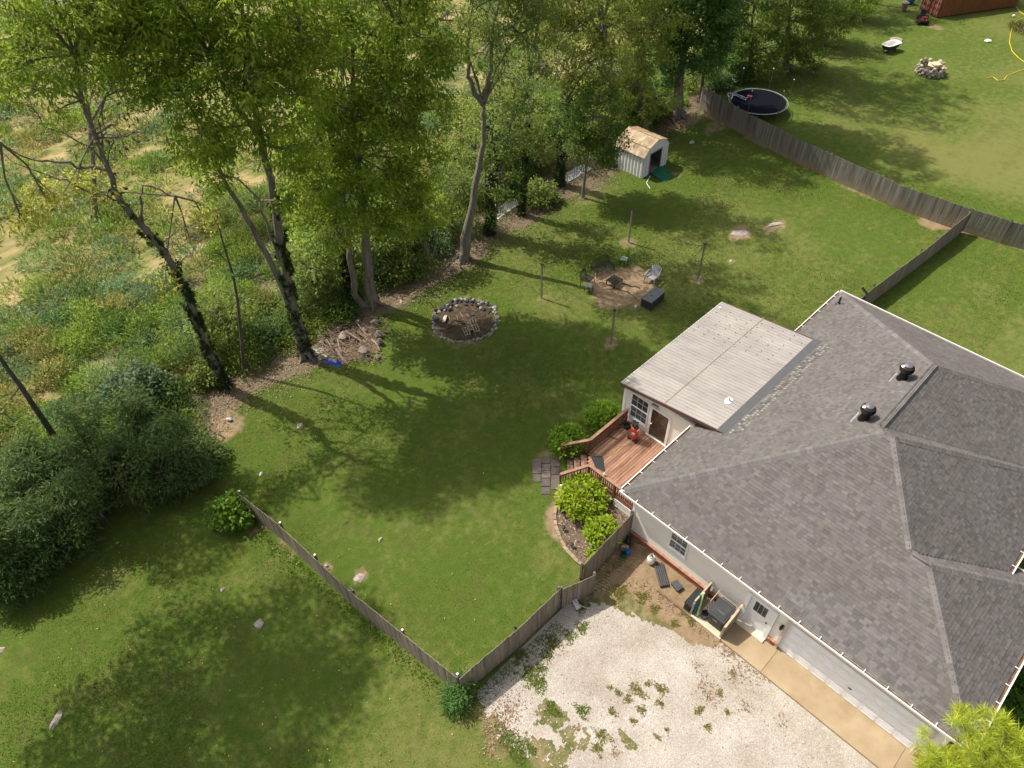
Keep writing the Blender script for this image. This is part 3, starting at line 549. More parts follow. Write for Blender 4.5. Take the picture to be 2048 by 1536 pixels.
# ================================================================ DECK, PAVERS, BED
deck = thing('deck', 'red stained timber deck with railings and short steps beside the sunroom', 'deck', (19, 11.7, 0))
m_deck = mat('deck_wood', (.17, .078, .045), var=.3, scale=4, rough=.8, bump=.3, rnd=.30, stretch=(.3, 3, 3), col2=(.37, .22, .145)); m_rail = mat('rail_wood', (.15, .062, .042), var=.3, scale=6, rough=.75, rnd=.18)
DZ = .58
y = 9.70; i = 0
while y < 13.80:
    x0 = 17.0 if y < 12.85 else 17.0+(y-12.85)*1.25
    MB().box(((x0+21.17)/2, y+.068, DZ-.02), (21.17-x0, .126, .04)).build('deck_board', m_deck, deck); y += .142
fb = MB(); fb.box((17.01, 11.25, DZ-.16), (.05, 3.1, .2)); fb.box((19.65, 13.84, DZ-.16), (3.0, .05, .2)); fb.bar((17.0, 12.83, DZ-.16), (18.2, 13.82, DZ-.16), .05, .2); fb.box((19.1, 11.7, .25), (3.6, 3.2, .02)); fb.build('rim_joist', m_rail, deck)
def railing(a, b, posts, za=DZ, zb=DZ, hgt=.92, parent=deck):
    a = Vector(a); b = Vector(b); L = (b-a).length; d = (b-a).normalized(); z = lambda t: za+(zb-za)*t
    for t in posts:
        p = a.lerp(b, t); MB().box((p.x, p.y, z(t)/2+hgt/2), (.10, .10, z(t)+hgt), math.atan2(d.y, d.x)).build('post', m_rail, parent)
    A = Vector((a.x, a.y, za+hgt)); B = Vector((b.x, b.y, zb+hgt)); MB().bar(A+Vector((0, 0, .015)), B+Vector((0, 0, .015)), .15, .04).build('cap_rail', mat('cap_wood', (.27, .155, .105), var=.3, scale=6, rough=.8, rnd=.1), parent)
    for zz in (-.10, -.76): MB().bar(A+Vector((0, 0, zz)), B+Vector((0, 0, zz)), .04, .09).build('rail', m_rail, parent)
    n = int(L/.125)
    for i in range(1, n):
        t = i/n; p = a.lerp(b, t); q = d.cross(Vector((0, 0, 1)))*.035; MB().box((p.x+q.x, p.y+q.y, z(t)+hgt-.44), (.04, .04, .74), math.atan2(d.y, d.x)).build('baluster', m_rail, parent)
railing((17.0, 9.72, 0), (17.0, 12.85, 0), (.02, .5, 1)); railing((18.2, 13.85, 0), (21.1, 13.85, 0), (0, .5, .98)); railing((18.2, 13.85, 0), (17.3, 14.9, 0), (1,), DZ, .06, .92); railing((17.0, 12.85, 0), (15.95, 13.72, 0), (1,), DZ, .06, .92)
dd = Vector((-.70, .71, 0)); sd = Vector((.71, .70, 0)); s0 = Vector((17.6, 13.33, 0))
for k in range(3):
    zt = DZ-.19*(k+1)+.06; 
    for j in range(2): c = s0+dd*(.16+k*.33+j*.15); MB().bar(c-sd*.68+Vector((0, 0, zt)), c+sd*.68+Vector((0, 0, zt)), .138, .04).build('stair_tread', mat('stair_wood', (.22, .13, .09), var=.35, scale=5, rough=.85, rnd=.25), deck)
    c = s0+dd*(.09+k*.33); MB().bar(c-sd*.68+Vector((0, 0, zt-.1)), c+sd*.68+Vector((0, 0, zt-.1)), .03, .14).build('stair_riser', m_rail, deck)
def lattice_mesh(L, H, step=.11, w=.036, t=.014, frame=True):
    b = MB()
    n = int((L+H)/step)
    for i in range(1, n):
        u = i*step
        for sgn in (0, 1):
            u0, v0 = (u, 0) if u < L else (L, u-L); u1, v1 = (0, u) if u < H else (u-H, H)
            if sgn: u0, u1 = L-u0, L-u1
            if math.hypot(u1-u0, v1-v0) < .05: continue
            b.bar((u0, .004+sgn*t, v0), (u1, .004+sgn*t, v1), w, t, up=(0, 1, 0))
    if frame:
        for (p, q) in (((0, .012, 0), (L, .012, 0)), ((0, .012, H), (L, .012, H)), ((0, .012, 0), (0, .012, H)), ((L, .012, 0), (L, .012, H))): b.bar(p, q, .05, .034, up=(0, 1, 0))
    return b
m_lat = mat('lattice_white', (.72, .70, .68), var=.06, rough=.5)
lb = lattice_mesh(2.9, .46); o = lb.build('lattice_skirt', m_lat, None, kind='stuff'); o.location = (16.965, 12.75, .02); o.rotation_euler = (0, 0, -math.pi/2); setparent(o, deck)
# things on the deck
ac = thing('air_compressor', 'red upright air compressor with black pump on the deck', 'compressor', (*P(1267, 878, DZ)[:2], DZ)); x, y, _ = ac.location
MB().lathe((x, y, DZ), [(.10, .10), (.19, .16), (.21, .25), (.21, .82), (.18, .92), (.08, .97)], 20).build('tank', mat('compressor_red', (.46, .055, .03), var=.12, rough=.4), ac, smooth=False)
b = MB(); b.box((x+.02, y+.03, DZ+1.1), (.22, .3, .2), .5); b.lathe((x-.1, y-.05, DZ+1.0), [(.08, 0), (.09, .15), (.05, .22)], 10); b.lathe((x+.08, y+.16, DZ+1.02), [(.07, 0), (.08, .18), (.03, .22)], 10); b.build('pump', mat('pump_black', (.025, .027, .03), rough=.5), ac)
b = MB(); b.tube([(x-.12, y-.2, DZ+.9), (x-.2, y-.28, DZ+1.0), (x-.1, y-.3, DZ+1.06), (x+.05, y-.2, DZ+.95)], .018); b.build('handle', mat('steel', (.5, .5, .5), rough=.35, metal=.7), ac)
for s in (-1, 1): MB().lathe((x-.1, y+s*.2, DZ+.02), [(.02, 0), (.1, .01), (.1, .12), (.02, .13)], 12).build('wheel', MATS['pump_black'], ac)
MB().box((x-.205, y-.06, DZ+.62), (.02, .16, .16), .3).build('label_plate', mat('label_white', (.6, .58, .55)), ac)
hs = MB(); hs.tube([(x-.2, y-.1, DZ+.6), (x-.4, y-.1, DZ+.03), (x-.9, y+.15, DZ+.02), (x-1.5, y+.1, DZ+.02), (x-2.0, y+.35, DZ+.02)], .012, 5); tag(hs.build('air_hose', mat('hose_tan', (.42, .28, .09))), 'thin yellow air hose lying over the deck boards', 'hose')
mt = [P(*q, DZ) for q in ((1181, 913), (1206, 913), (1210, 944), (1192, 936))]; tag(MB().prism([(p.x, p.y) for p in mt], DZ+.004, DZ+.024).build('door_mat', mat('mat_black', (.03, .033, .033), var=.2, scale=14, rough=.95)), 'black rubber mat at the top of the deck steps', 'mat')
p = P(1205, 948, 1.55); tag(MB().lathe((17.0, 11.95, DZ+.96), [(.045, 0), (.05, .05), (.05, .14), (.02, .2)], 12).build('jar', mat('jar_pale', (.7, .7, .68), rough=.2)), 'small pale jar standing on the deck railing', 'jar')
p = P(1251, 848, DZ); b = MB().lathe((20.75, 13.55, DZ), [(.14, 0), (.17, .02), (.19, .16), (.15, .16), (.14, .05)], 14); tag(b.build('plant_pot', mat('pot_black', (.02, .02, .02))), 'low black pot in the deck corner by the sunroom', 'pot')
st = thing('wooden_stool', 'small pale wooden stool against the sunroom wall', 'stool', (20.75, 10.65, DZ)); m_pale = mat('pale_wood', (.52, .38, .20), var=.2, scale=8, rough=.7)
MB().box((20.75, 10.65, DZ+.5), (.36, .42, .04)).build('seat', m_pale, st)
for a_ in (-1, 1):
    for b_ in (-1, 1): MB().bar((20.75+a_*.14, 10.65+b_*.17, DZ+.48), (20.75+a_*.17, 10.65+b_*.2, DZ), .045, .045).build('leg', m_pale, st)
# pavers
m_pav = mat('paver_grey', (.125, .10, .086), var=.25, scale=5, rough=.9, bump=.4, rnd=.22); pv = thing('paver_landing', 'old grey brown square pavers laid at the foot of the deck steps', 'pavers', (*P(1092, 945)[:2], 0))
z1 = lambda x_, y_: (1040+x_*.241, 760+y_*.241)
for (u0, v0, u1, v1) in [(102, 662, 176, 780), (104, 784, 174, 848), (182, 638, 254, 696), (180, 700, 252, 756), (178, 760, 252, 816), (178, 820, 250, 884), (174, 888, 248, 950), (260, 660, 330, 722), (258, 726, 330, 784), (256, 788, 326, 912)]:
    q = [P(*z1(a_, b_)) for a_, b_ in ((u0, v0), (u1, v0), (u1, v1), (u0, v1))]; c = sum(q, Vector())/4
    zt = random.uniform(.03, .05); MB().prism([(c+(p-c)*.98)[:2] for p in q], -.02, zt).build('paver', m_pav, pv)
# mulch bed and edging blocks
ED = [(15.88, 13.62), (15.25, 13.2), (14.56, 12.78), (14.15, 12.30), (13.84, 11.80), (13.62, 11.3), (13.50, 10.8), (13.47, 10.3), (13.52, 9.85)]
bedp = ED+[(16.2, 9.62), (16.95, 9.62), (16.95, 12.8)]; tag(MB().prism(bedp, -.01, .03).build('mulch_bed', mat('mulch', (.075, .05, .036), var=.6, scale=16, rough=.95, bump=.8, bscale=50, col2=(.18, .125, .09))), 'brown mulch flower bed beside the deck', kind='structure')
n = 900; s = MB()
for _ in range(n):
    x, y = random.uniform(13.6, 16.9), random.uniform(9.7, 13.2)
    if x < np.interp(y, [p[1] for p in ED[::-1]], [p[0] for p in ED[::-1]])+.15: continue
    a_ = random.uniform(0, 3.14); l = random.uniform(.02, .07); d = Vector((math.cos(a_)*l, math.sin(a_)*l, 0)); e = Vector((-d.y, d.x, 0))*.35; o_ = Vector((x, y, .035)); t = random.choice([(.10, .065, .045), (.22, .15, .10), (.05, .035, .025), (.42, .34, .24)])
    s.add([o_-d-e, o_+d-e, o_+d+e+Vector((0, 0, .02)), o_-d+e], [(0, 1, 2, 3)], t)
s.build('mulch_chips', MATS['stone_chip'], kind='stuff', label='loose bark chips and dry leaves on the bed')
eg = thing('edging', 'curved row of tan concrete edging blocks along the mulch bed', 'edging', (13.6, 11, 0)); m_edg = mat('edging_block', (.27, .205, .135), var=.25, scale=7, rough=.9, rnd=.2, bump=.4); i = 0
acc = []
for (p, q) in zip(ED, ED[1:]):
    p = Vector((*p, 0)); q = Vector((*q, 0)); n_ = max(1, round((q-p).length/.29))
    for k in range(n_): acc.append((p.lerp(q, (k+.5)/n_), math.atan2(q.y-p.y, q.x-p.x)))
for (c, an) in acc: MB().box((c.x+random.uniform(-.015, .015), c.y, .05), (.265, .15, .13), an+random.uniform(-.07, .07)).build('edging_block', m_edg, eg)
for k, (px, py) in enumerate([(1123, 978), (1121, 1024), (1127, 1061), (1143, 1095)]):
    p = P(px, py); sl = thing('solar_light', ['white topped solar light at the foot of the deck steps', 'dark solar light nearest the large yellow green bush', 'dark solar light midway along the edging blocks', 'dark solar light nearest the gate end of the bed'][k], 'garden light', (p.x, p.y, 0), 'solar lights along the bed edging')
    MB().lathe((p.x, p.y, 0), [(.02, 0), (.02, .22)], 6).build('stake', MATS['pipe_black'], sl); MB().lathe((p.x, p.y, .2), [(.06, 0), (.10, .06), (.09, .10), (.0, .12)], 12).build('lamp_head', m_white if k == 0 else MATS['pipe_black'], sl)
b = MB(); pts = [P(*z1(u, v), .05) for u, v in ((720, 1070), (780, 1085), (830, 1030), (880, 1050), (900, 1090))]; b.tube(pts, .012, 5); c = P(*z1(795, 1150), .04); b.tube([(c.x+.24*math.cos(t), c.y+.24*math.sin(t), .04) for t in np.linspace(0, 6.4, 18)], .012, 5); tag(b.build('garden_hose', mat('hose_pinkish', (.34, .26, .21))), 'tan garden hose looped on the mulch by the lattice', 'hose')
# ================================================================ FENCES
m_pick = mat('weathered_picket', (.15, .122, .088), var=.35, scale=3.0, rough=.92, rnd=.22, stretch=(6, 6, .5), col2=(.29, .245, .19), bump=.4, bscale=30); m_pick2 = mat('grey_picket', (.095, .085, .073), var=.4, scale=2.2, rough=.92, rnd=.30, stretch=(5, 5, .45), col2=(.21, .19, .163), zcol=(.28, .19, .10), bump=.4, bscale=30)
def picket_mesh(m): return MB().box((0, 0, .5), (.138, .02, 1.0)).mesh('picket', m)
PM1, PM2 = picket_mesh(m_pick), picket_mesh(m_pick2); m_post = mat('fence_post', (.15, .12, .09), var=.3, scale=5, rough=.9)
def fence(label, pts, hts, pm, side=1, post_cap=False, skip=None, postends=True, group='board fences round the back yard'):
    a = Vector((*pts[0], 0)); f = thing('fence', label, 'fence', a, group); tot = 0
    for (p, q, h0, h1) in zip(pts, pts[1:], hts, hts[1:]):
        p = Vector((*p, 0)); q = Vector((*q, 0)); L = (q-p).length; d = (q-p)/L; an = math.atan2(d.y, d.x); nrm = Vector((-d.y, d.x, 0))*side; n = max(1, round(L/.146)); lean = 0
        for i in range(n):
            t = (i+.5)/n; c = p.lerp(q, t); h = h0+(h1-h0)*t+random.uniform(-.025, .02); lean = lean*.9+random.uniform(-.004, .004); sag = .03*math.sin(t*L*.9)
            if skip and skip(c): continue
            place('picket', pm, f, (c.x, c.y, -.03), (random.uniform(-.006, .006), lean, an), (1, 1, h+sag+.03))
        for fz in (.25, .82): MB().bar(p+nrm*.045+Vector((0, 0, h0*fz)), q+nrm*.045+Vector((0, 0, h1*fz)), .04, .085).build('rail', m_post, f)
        np_ = max(1, round(L/2.4))
        for i in range(np_+1):
            t = i/np_; c = p.lerp(q, t)+nrm*.105; h = h0+(h1-h0)*t
            o = MB().box((c.x, c.y, h/2), (.09, .09, h+.04), an).build('post', m_post, f)
            if post_cap and random.random() < .9: MB().box((c.x, c.y, h+.045), (.08, .08, .05), an).build('post_cap', m_white, o)
    return f
fence('long tall grey board fence along the neighbouring yard', [(53.6, 32.4), (52.0, 26.2), (51.1, 21.2), (50.8, 17.0), (50.45, 13.0), (50.7, 8.9)], [1.9, 1.9, 1.85, 1.75, 1.7, 1.75], PM2, 1)
fence('grey board fence running on towards the right edge beyond the corner', [(50.75, 8.75), (51.1, 6.4), (51.6, 4.4), (52.3, 1.0), (54.5, -12)], [1.75, 1.7, 1.7, 1.7, 1.7], PM2, 1)
fence('low brown board fence running from the back fence to the house corner', [(50.5, 8.75), (44.5, 9.15), (39.1, 9.6), (34.3, 9.75)], [1.62, 1.45, 1.5, 1.65], PM1, -1)
fence('brown board fence with white capped posts on the left lawn', [(4.35, 23.4), (4.75, 20.5), (5.1, 15.5), (5.85, 9.75)], [1.45, 1.5, 1.55, 1.65], PM1, 1, True)
fence('brown board fence between the lawn and the gravel drive', [(5.9, 9.62), (8.8, 9.42), (11.3, 9.42)], [1.6, 1.65, 1.65], PM1, 1)
fence('short tall section of board fence at the corner of the house', [(12.75, 9.42), (14.4, 9.5), (16.2, 9.55)], [1.8, 1.85, 1.9], PM1, 1)
fence('brown board gate hanging open beside the gravel drive', [(11.35, 9.36), (12.2, 9.05), (12.85, 8.85)], [1.62, 1.58, 1.55], PM1, 1)
bp = thing('bent_post', 'bent dark board sticking up by the house end of the fence', 'post', (35.5, 10.2, 0)); p0 = P(1728, 600, 1.2); MB().bar((p0.x, p0.y, 0), (p0.x, p0.y, 1.7), .06, .14).bar((p0.x, p0.y, 1.7), (p0.x-.35, p0.y+.3, 2.2), .05, .13).build('board', m_post, bp)
# ================================================================ SIDE YARD BY THE GRAVEL
z2 = lambda x_, y_: (1100+x_*.1953, 1000+y_*.1953)
p = P(*z2(1030, 640)); pt_ = thing('propane_tank', 'white propane tank standing on bare earth by the brick wall', 'gas bottle', (p.x, p.y, 0)); x, y = p.x, p.y
MB().lathe((x, y, 0), [(.12, 0), (.12, .05), (.15, .08), (.19, .16), (.19, .36), (.15, .46), (.06, .5)], 20).build('tank', mat('tank_white', (.66, .63, .57), var=.12, rough=.4), pt_); c = MB()
for k in range(9):
    t0, t1 = 2*math.pi*(k+.1)/11, 2*math.pi*(k+1)/11; c.add([(x+.13*math.cos(t), y+.13*math.sin(t), z) for t in (t0, t1) for z in (.46, .60)], [(0, 2, 3, 1)])
c.build('collar', MATS['tank_white'], pt_); MB().lathe((x, y, .5), [(.035, 0), (.035, .05), (.05, .06), (.0, .09)], 10).build('valve', MATS['pipe_black'], pt_)
q = [P(*z2(u, v)) for u, v in ((1070, 680), (1140, 655), (1205, 885), (1130, 900))]; tr = thing('slatted_tray', 'long black slatted plastic tray lying on the bare earth', 'tray', (*((q[0]+q[2])/2)[:2], 0)); m_blk = mat('black_plastic', (.022, .023, .025), var=.2, rough=.5)
MB().prism([p[:2] for p in q], .03, .07).build('base', m_blk, tr)
for k in range(5): t = (k+.0)/4; MB().bar(q[0].lerp(q[1], t)+Vector((0, 0, .11)), q[3].lerp(q[2], t)+Vector((0, 0, .11)), .06, .09).build('slat', mat('slat_grey', (.07, .072, .075), rough=.4), tr)
q = [P(*z2(u, v), .12) for u, v in ((1235, 850), (1300, 820), (1365, 895), (1305, 940))]; lb_ = thing('storage_tub', 'small black plastic tub on bare earth near the wall', 'tub', (*q[0][:2], 0)); c = sum(q, Vector())/4
MB().prism([(c+(p-c)*.86)[:2] for p in q], 0, .14).build('body', m_blk, lb_); MB().prism([p[:2] for p in q], .141, .18).build('lid', MATS['slat_grey'], lb_); MB().prism([(c+(p-c)*.7)[:2] for p in q], .181, .195).build('lid_rib', MATS['slat_grey'], lb_)
p = P(*z2(750, 575)); tag(MB().lathe((p.x, p.y, 0), [(.11, 0), (.14, .02), (.15, .26), (.13, .26), (.11, .06)], 12).build('bucket', mat('bucket_green', (.02, .10, .07))), 'small dark green bucket beside the front fence', 'bucket')
p = P(*z2(790, 545)); tag(MB().lathe((p.x, p.y, 0), [(.09, 0), (.13, .05), (.13, .2), (.04, .27)], 10).build('jug', mat('jug_blue', (.02, .10, .48))), 'bright blue plastic jug beside the green bucket', 'jug')
p = P(*z2(760, 510)); tag(MB().box((p.x, p.y, .14), (.05, .30, .28), .5).box((p.x+.12, p.y+.03, .03), (.3, .3, .04), .5).build('plank_offcut', MATS['pale_wood']), 'brown wooden offcut behind the blue jug', 'plank')
p = P(*z2(800, 430)); tag(MB().rock((p.x, p.y, .2), (.5, .45, .44), .4, 5).build('rubbish_bag', m_blk), 'black plastic bag slumped where the fence meets the house', 'bag')
q = [P(*z2(u, v)) for u, v in ((990, 455), (1075, 520))]; tag(MB().bar(q[0]+Vector((.1, 0, .06)), q[1]+Vector((.1, 0, .06)), .14, .12).build('drain_pipe', m_blk), 'short black drain pipe lying along the brick wall', 'pipe')
a_ = P(*z2(1110, 935)); b_ = P(*z2(1450, 1205)); bt = MB(); bt.bar(a_+Vector((0, 0, .03)), b_+Vector((0, 0, .04)), .09, .08); tag(bt.build('timber_edging', mat('old_timber', (.15, .095, .06), var=.4, scale=5, rough=.95)), 'dark timber edging between bare earth and gravel', 'timber')
# bin enclosure
en = thing('bin_enclosure', 'open weathered timber bin enclosure beside the white entry door', 'enclosure', (15.5, 4.5, 0)); m_grey = mat('grey_timber', (.27, .22, .16), var=.3, scale=4, rough=.9, rnd=.2)
MB().prism([(14.98, 5.2), (14.98, 3.83), (16.18, 3.83), (16.18, 5.35)], 0, .045).build('floor', mat('concrete_pale', (.48, .42, .31), var=.2, scale=3, rough=.9), en); MB().bar((14.95, 5.25, .05), (14.95, 3.78, .05), .10, .10).build('sill', mat('sill_wood', (.52, .45, .34), var=.2), en)
for k in range(5): MB().box((15.12+k*.215, 3.80, .5+.05*k), (.20, .03, 1.0+.07*k)).build('board', m_grey, en)
MB().bar((14.98, 3.81, 1.02), (16.16, 3.81, 1.36), .09, .05).build('cap', mat('cap_tan', (.42, .33, .21), var=.2), en)
for yy in (5.3,):
    o = lattice_mesh(1.1, 1.05, .12, .04).build('lattice_panel', mat('lattice_brown', (.12, .085, .055), var=.3), None, kind='stuff'); o.location = (15.05, yy, .05); setparent(o, en)
    MB().bar((15.0, yy, 1.14), (16.2, yy, 1.2), .07, .05).build('cap', MATS['cap_tan'], en)
for (x, y) in ((15.0, 5.3), (16.15, 5.3), (15.0, 3.83), (16.15, 3.83)): MB().box((x, y, .5), (.08, .08, 1.0)).build('post', m_grey, en)
wb = thing('wheelie_bin', 'large dark grey wheeled rubbish bin standing in the timber enclosure', 'bin', (15.45, 4.33, .045)); m_bin = mat('bin_grey', (.05, .052, .055), var=.1, rough=.4); bx, by = 15.5, 4.3
MB().add([(bx-.32, by-.27, .08), (bx+.25, by-.27, .08), (bx+.25, by+.27, .08), (bx-.32, by+.27, .08), (bx-.44, by-.36, 1.06), (bx+.36, by-.36, 1.06), (bx+.36, by+.36, 1.06), (bx-.44, by+.36, 1.06)], [(3, 2, 1, 0), (0, 1, 5, 4), (1, 2, 6, 5), (2, 3, 7, 6), (3, 0, 4, 7), (4, 5, 6, 7)]).build('body', m_blk, wb)
b = MB(); b.box((bx-.04, by, 1.09), (.90, .80, .06)); b.box((bx-.04, by, 1.135), (.70, .62, .03)); b.box((bx-.12, by, 1.155), (.36, .5, .02)); b.build('lid', m_bin, wb)
MB().box((bx-.16, by-.04, 1.168), (.06, .34, .004)).build('lid_marking', mat('moulded_grey', (.09, .092, .095)), wb); MB().box((bx-.405, by, .72), (.012, .22, .03), M=Matrix.Rotation(-.12, 3, 'Y')).build('front_marking', mat('mark_white', (.6, .6, .6)), wb)
b = MB(); b.tube([(bx+.37, by-.32, 1.07), (bx+.5, by-.32, 1.05), (bx+.5, by+.32, 1.05), (bx+.37, by+.32, 1.07)], .02); b.build('handle', m_blk, wb)
for s in (-1, 1): MB().lathe((bx+.3, by+s*.25, .05), [(.02, 0), (.12, .01), (.12, .2), (.02, .21)], 12).build('wheel', m_blk, wb)
def leaning(name, label, catg, a, b, r, m): return tag(MB().tube([a, Vector(a).lerp(Vector(b), .5)+Vector((0, 0, .02)), b], r, 8).build(name, m), label, catg)
a_ = P(1398, 1232, .05); b_ = P(1404, 1191, 1.1)
leaning('pool_noodle', 'pale green foam pool noodle leaning in the bin enclosure', 'pool noodle', (15.1, 5.05, .1), (15.45, 5.22, 1.35), .045, mat('foam_green', (.50, .55, .22), rough=.8)); leaning('pool_noodle', 'teal foam pool noodle leaning beside the pale green one', 'pool noodle', (15.08, 5.2, .1), (15.35, 5.3, 1.2), .06, mat('foam_teal', (.02, .16, .17), rough=.8))
leaning('tool_handle', 'bare wooden tool handle leaning across the lattice panel', 'tool', (15.35, 5.0, .2), (16.1, 4.85, 1.2), .018, mat('bare_handle', (.5, .43, .33)))
tag(MB().lathe((15.3, 4.82, .045), [(.13, 0), (.16, .02), (.18, .3), (.16, .3), (.14, .08)], 14).build('bucket', MATS['slat_grey']), 'dark grey bucket between the pool noodles and the bin', 'bucket')
cr = thing('slatted_crate', 'black slatted crate standing outside the bin enclosure', 'crate', (15.5, 5.5, 0))
for k in range(5): MB().box((15.05+k*.21, 5.55, .25), (.07, .28, .5)).build('slat', m_blk, cr)
MB().box((15.47, 5.55, .50), (.95, .34, .04)).build('rim', m_blk, cr); MB().box((15.47, 5.55, .04), (.95, .3, .04)).build('rim', m_blk, cr)
q = P(1165, 1210, .1); bd = thing('broken_board', 'bent pale plastic board dropped on gravel below the gate', 'board', (q.x, q.y, 0)); a_ = [P(*z2(u, v)) for u, v in ((200, 1025), (260, 1030), (320, 1105), (275, 1130))]
MB().add([a_[0]+Vector((0, 0, .30)), a_[1]+Vector((0, 0, .30)), a_[2]+Vector((0, 0, .03)), a_[3]+Vector((0, 0, .03)), a_[0]+Vector((0, 0, .28)), a_[1]+Vector((0, 0, .28)), a_[2], a_[3]], [(0, 1, 2, 3), (7, 6, 5, 4), (0, 4, 5, 1), (1, 5, 6, 2), (2, 6, 7, 3), (3, 7, 4, 0)]).build('panel', mat('board_white', (.55, .54, .52)), bd)
b = MB(); b.tube([P(*z2(250, 1030), .25), P(*z2(300, 1075), .2), P(*z2(370, 1105), .08), P(*z2(435, 1120), .03)], .025, 6); b.build('strip', mat('strip_tan', (.45, .35, .24)), bd)
# ================================================================ BACK YARD
m_pole = mat('pole_wood', (.20, .165, .125), var=.3, scale=6, rough=.9); POL = [(25.66, 24.32), (25.43, 18.48), (34.08, 18.54), (34.07, 24.22)]; PLAB = ['timber light pole standing left of the seating circle', 'timber light pole nearest the metal roofed sunroom', 'timber light pole standing right of the grey chair', 'timber light pole standing farthest back behind the seating']
for (x, y), l in zip(POL, PLAB):
    po = thing('light_pole', l, 'pole', (x, y, 0), 'timber poles round the seating area'); MB().box((x, y, 1.3), (.085, .085, 2.6)).build('post', m_pole, po); MB().box((x, y, 2.63), (.13, .13, .06)).build('top_bracket', MATS['pipe_black'], po); MB().rock((x+.05, y-.05, .02), (.3, .28, .1), x, int(y)).build('footing', mat('footing_grey', (.3, .26, .22), var=.2), po)
sl = MB()
for i in range(4):
    a_ = Vector((*POL[i], 2.52)); b_ = Vector((*POL[(i+1) % 4], 2.52)); sl.tube([a_.lerp(b_, t)-Vector((0, 0, 1.1*4*t*(1-t)*.6)) for t in np.linspace(0, 1, 12)], .011, 4)
tag(sl.build('light_cable', MATS['pipe_black']), 'thin dark light cable sagging between the four poles', 'cable')
iron = mat('wrought_iron', (.022, .02, .019), var=.2, rough=.55); steel = MATS['steel']
def iron_seat(name, label, catg, loc, rz, width, humps):
    t = thing(name, label, catg, (0, 0, 0)); w = width/2
    s = MB(); n = int(width/.07)
    for i in range(n+1): s.bar((-w+i*width/n, -.27, .42), (-w+i*width/n, .27, .42), .045, .015)
    s.bar((-w, -.27, .42), (w, -.27, .42), .04, .04); s.bar((-w, .27, .42), (w, .27, .42), .04, .04); s.build('seat', iron, t)
    b = MB(); hw = width/humps
    for h in range(humps):
        x0 = -w+h*hw; arc = [(x0+hw*u, .27+.13, .42+.34+.22*math.sin(math.pi*u)) for u in np.linspace(0, 1, 9)]; b.tube([(x0, .27, .42)]+arc+[(x0+hw, .27, .42)], .028, 5)
        for i in range(1, int(hw/.075)): u = i/int(hw/.075); b.bar((x0+hw*u, .27, .42), (x0+hw*u, .40, .76+.22*math.sin(math.pi*u)), .018, .018)
    b.build('backrest', iron, t)
    for sx in (-1, 1):
        a = MB(); a.tube([(sx*w, .36, .66), (sx*w, 0, .68), (sx*w, -.25, .64), (sx*w, -.28, .42)], .018, 5); a.build('armrest', iron, t)
        for sy in (-1, 1): MB().bar((sx*w, sy*.25, .42), (sx*(w+.02), sy*.3, 0), .035, .035).build('leg', iron, t)
    t.location = loc; t.rotation_euler = (0, 0, rz); return t
iron_seat('garden_loveseat', 'black wrought iron loveseat with arched barred back on the bare earth', 'loveseat', (30.35, 23.35, 0), math.radians(-8), 1.45, 1); iron_seat('garden_armchair', 'black wrought iron armchair at the left end of the loveseat', 'armchair', (28.75, 23.25, 0), math.radians(12), .72, 1)
ct = thing('coffee_table', 'low black iron slatted table before the loveseat', 'table', (29.9, 22.0, 0)); 
for k in range(9): MB().bar((29.52+k*.095, 21.65, .36), (29.52+k*.095, 22.35, .36), .075, .02).build('slat', iron, ct)
MB().bar((29.48, 21.64, .34), (30.32, 21.64, .34), .04, .05).bar((29.48, 22.36, .34), (30.32, 22.36, .34), .04, .05).build('frame', iron, ct)
for sx in (29.52, 30.28):
    for sy in (21.68, 22.32): MB().box((sx, sy, .17), (.05, .05, .34)).build('leg', iron, ct)
m_sage = mat('sage_cushion', (.21, .25, .19), var=.12, scale=6, rough=.8)
for k, (px, py) in enumerate(((1247, 530), (1177, 583))):
    p = P(px, py); s = thing('side_table', ['small sage green topped metal stool behind the loveseat', 'small sage green topped metal stool beside the iron armchair'][k], 'stool', (p.x, p.y, 0), 'sage topped stools'); x, y = p.x, p.y
    MB().box((x, y, .50), (.44, .44, .06), .3).build('top', m_sage, s)
    for sx in (-1, 1):
        for sy in (-1, 1): MB().bar((x+sx*.17, y+sy*.17, .48), (x+sx*.2, y+sy*.2, 0), .03, .03).build('leg', iron, s)
adc = thing('adirondack_chair', 'light grey plastic armchair with slatted back on bare earth', 'chair', (0, 0, 0)); m_adi = mat('grey_plastic', (.30, .30, .33), var=.06, rough=.5)
for k in range(6): MB().bar((-.26+k*.104, -.30, .40), (-.26+k*.104, .26, .32), .09, .022).build('seat_slat', m_adi, adc)
for k in range(6): hh = .98-.05*abs(k-2.5)**1.5; MB().bar((-.24+k*.096, .24, .30), (-.30+k*.12, .60, hh), .085, .022, up=(0, -1, .3)).build('back_slat', m_adi, adc)
for sx in (-1, 1):
    b = MB(); b.tube([(sx*.36, -.38, .58), (sx*.38, -.1, .61), (sx*.37, .25, .60), (sx*.30, .43, .58)], [.05, .06, .05, .03], 6); b.build('armrest', m_adi, adc); MB().bar((sx*.34, -.32, .58), (sx*.36, -.40, 0), .09, .05).build('leg', m_adi, adc); MB().bar((sx*.3, .2, .32), (sx*.34, .42, 0), .08, .05).build('leg', m_adi, adc)
adc.location = (*P(1303, 563)[:2], 0); adc.rotation_euler = (0, 0, math.radians(-80))
db = thing('deck_box', 'large charcoal storage box with flat grey lid on the bare earth', 'storage box', (30.1, 19.15, 0)); c0, c1, c2_ = Vector((29.36, 19.45, 0)), Vector((29.42, 18.72, 0)), Vector((30.85, 18.80, 0)); c3 = c0+c2_-c1; m_char = mat('charcoal_resin', (.03, .031, .033), var=.15, rough=.55)
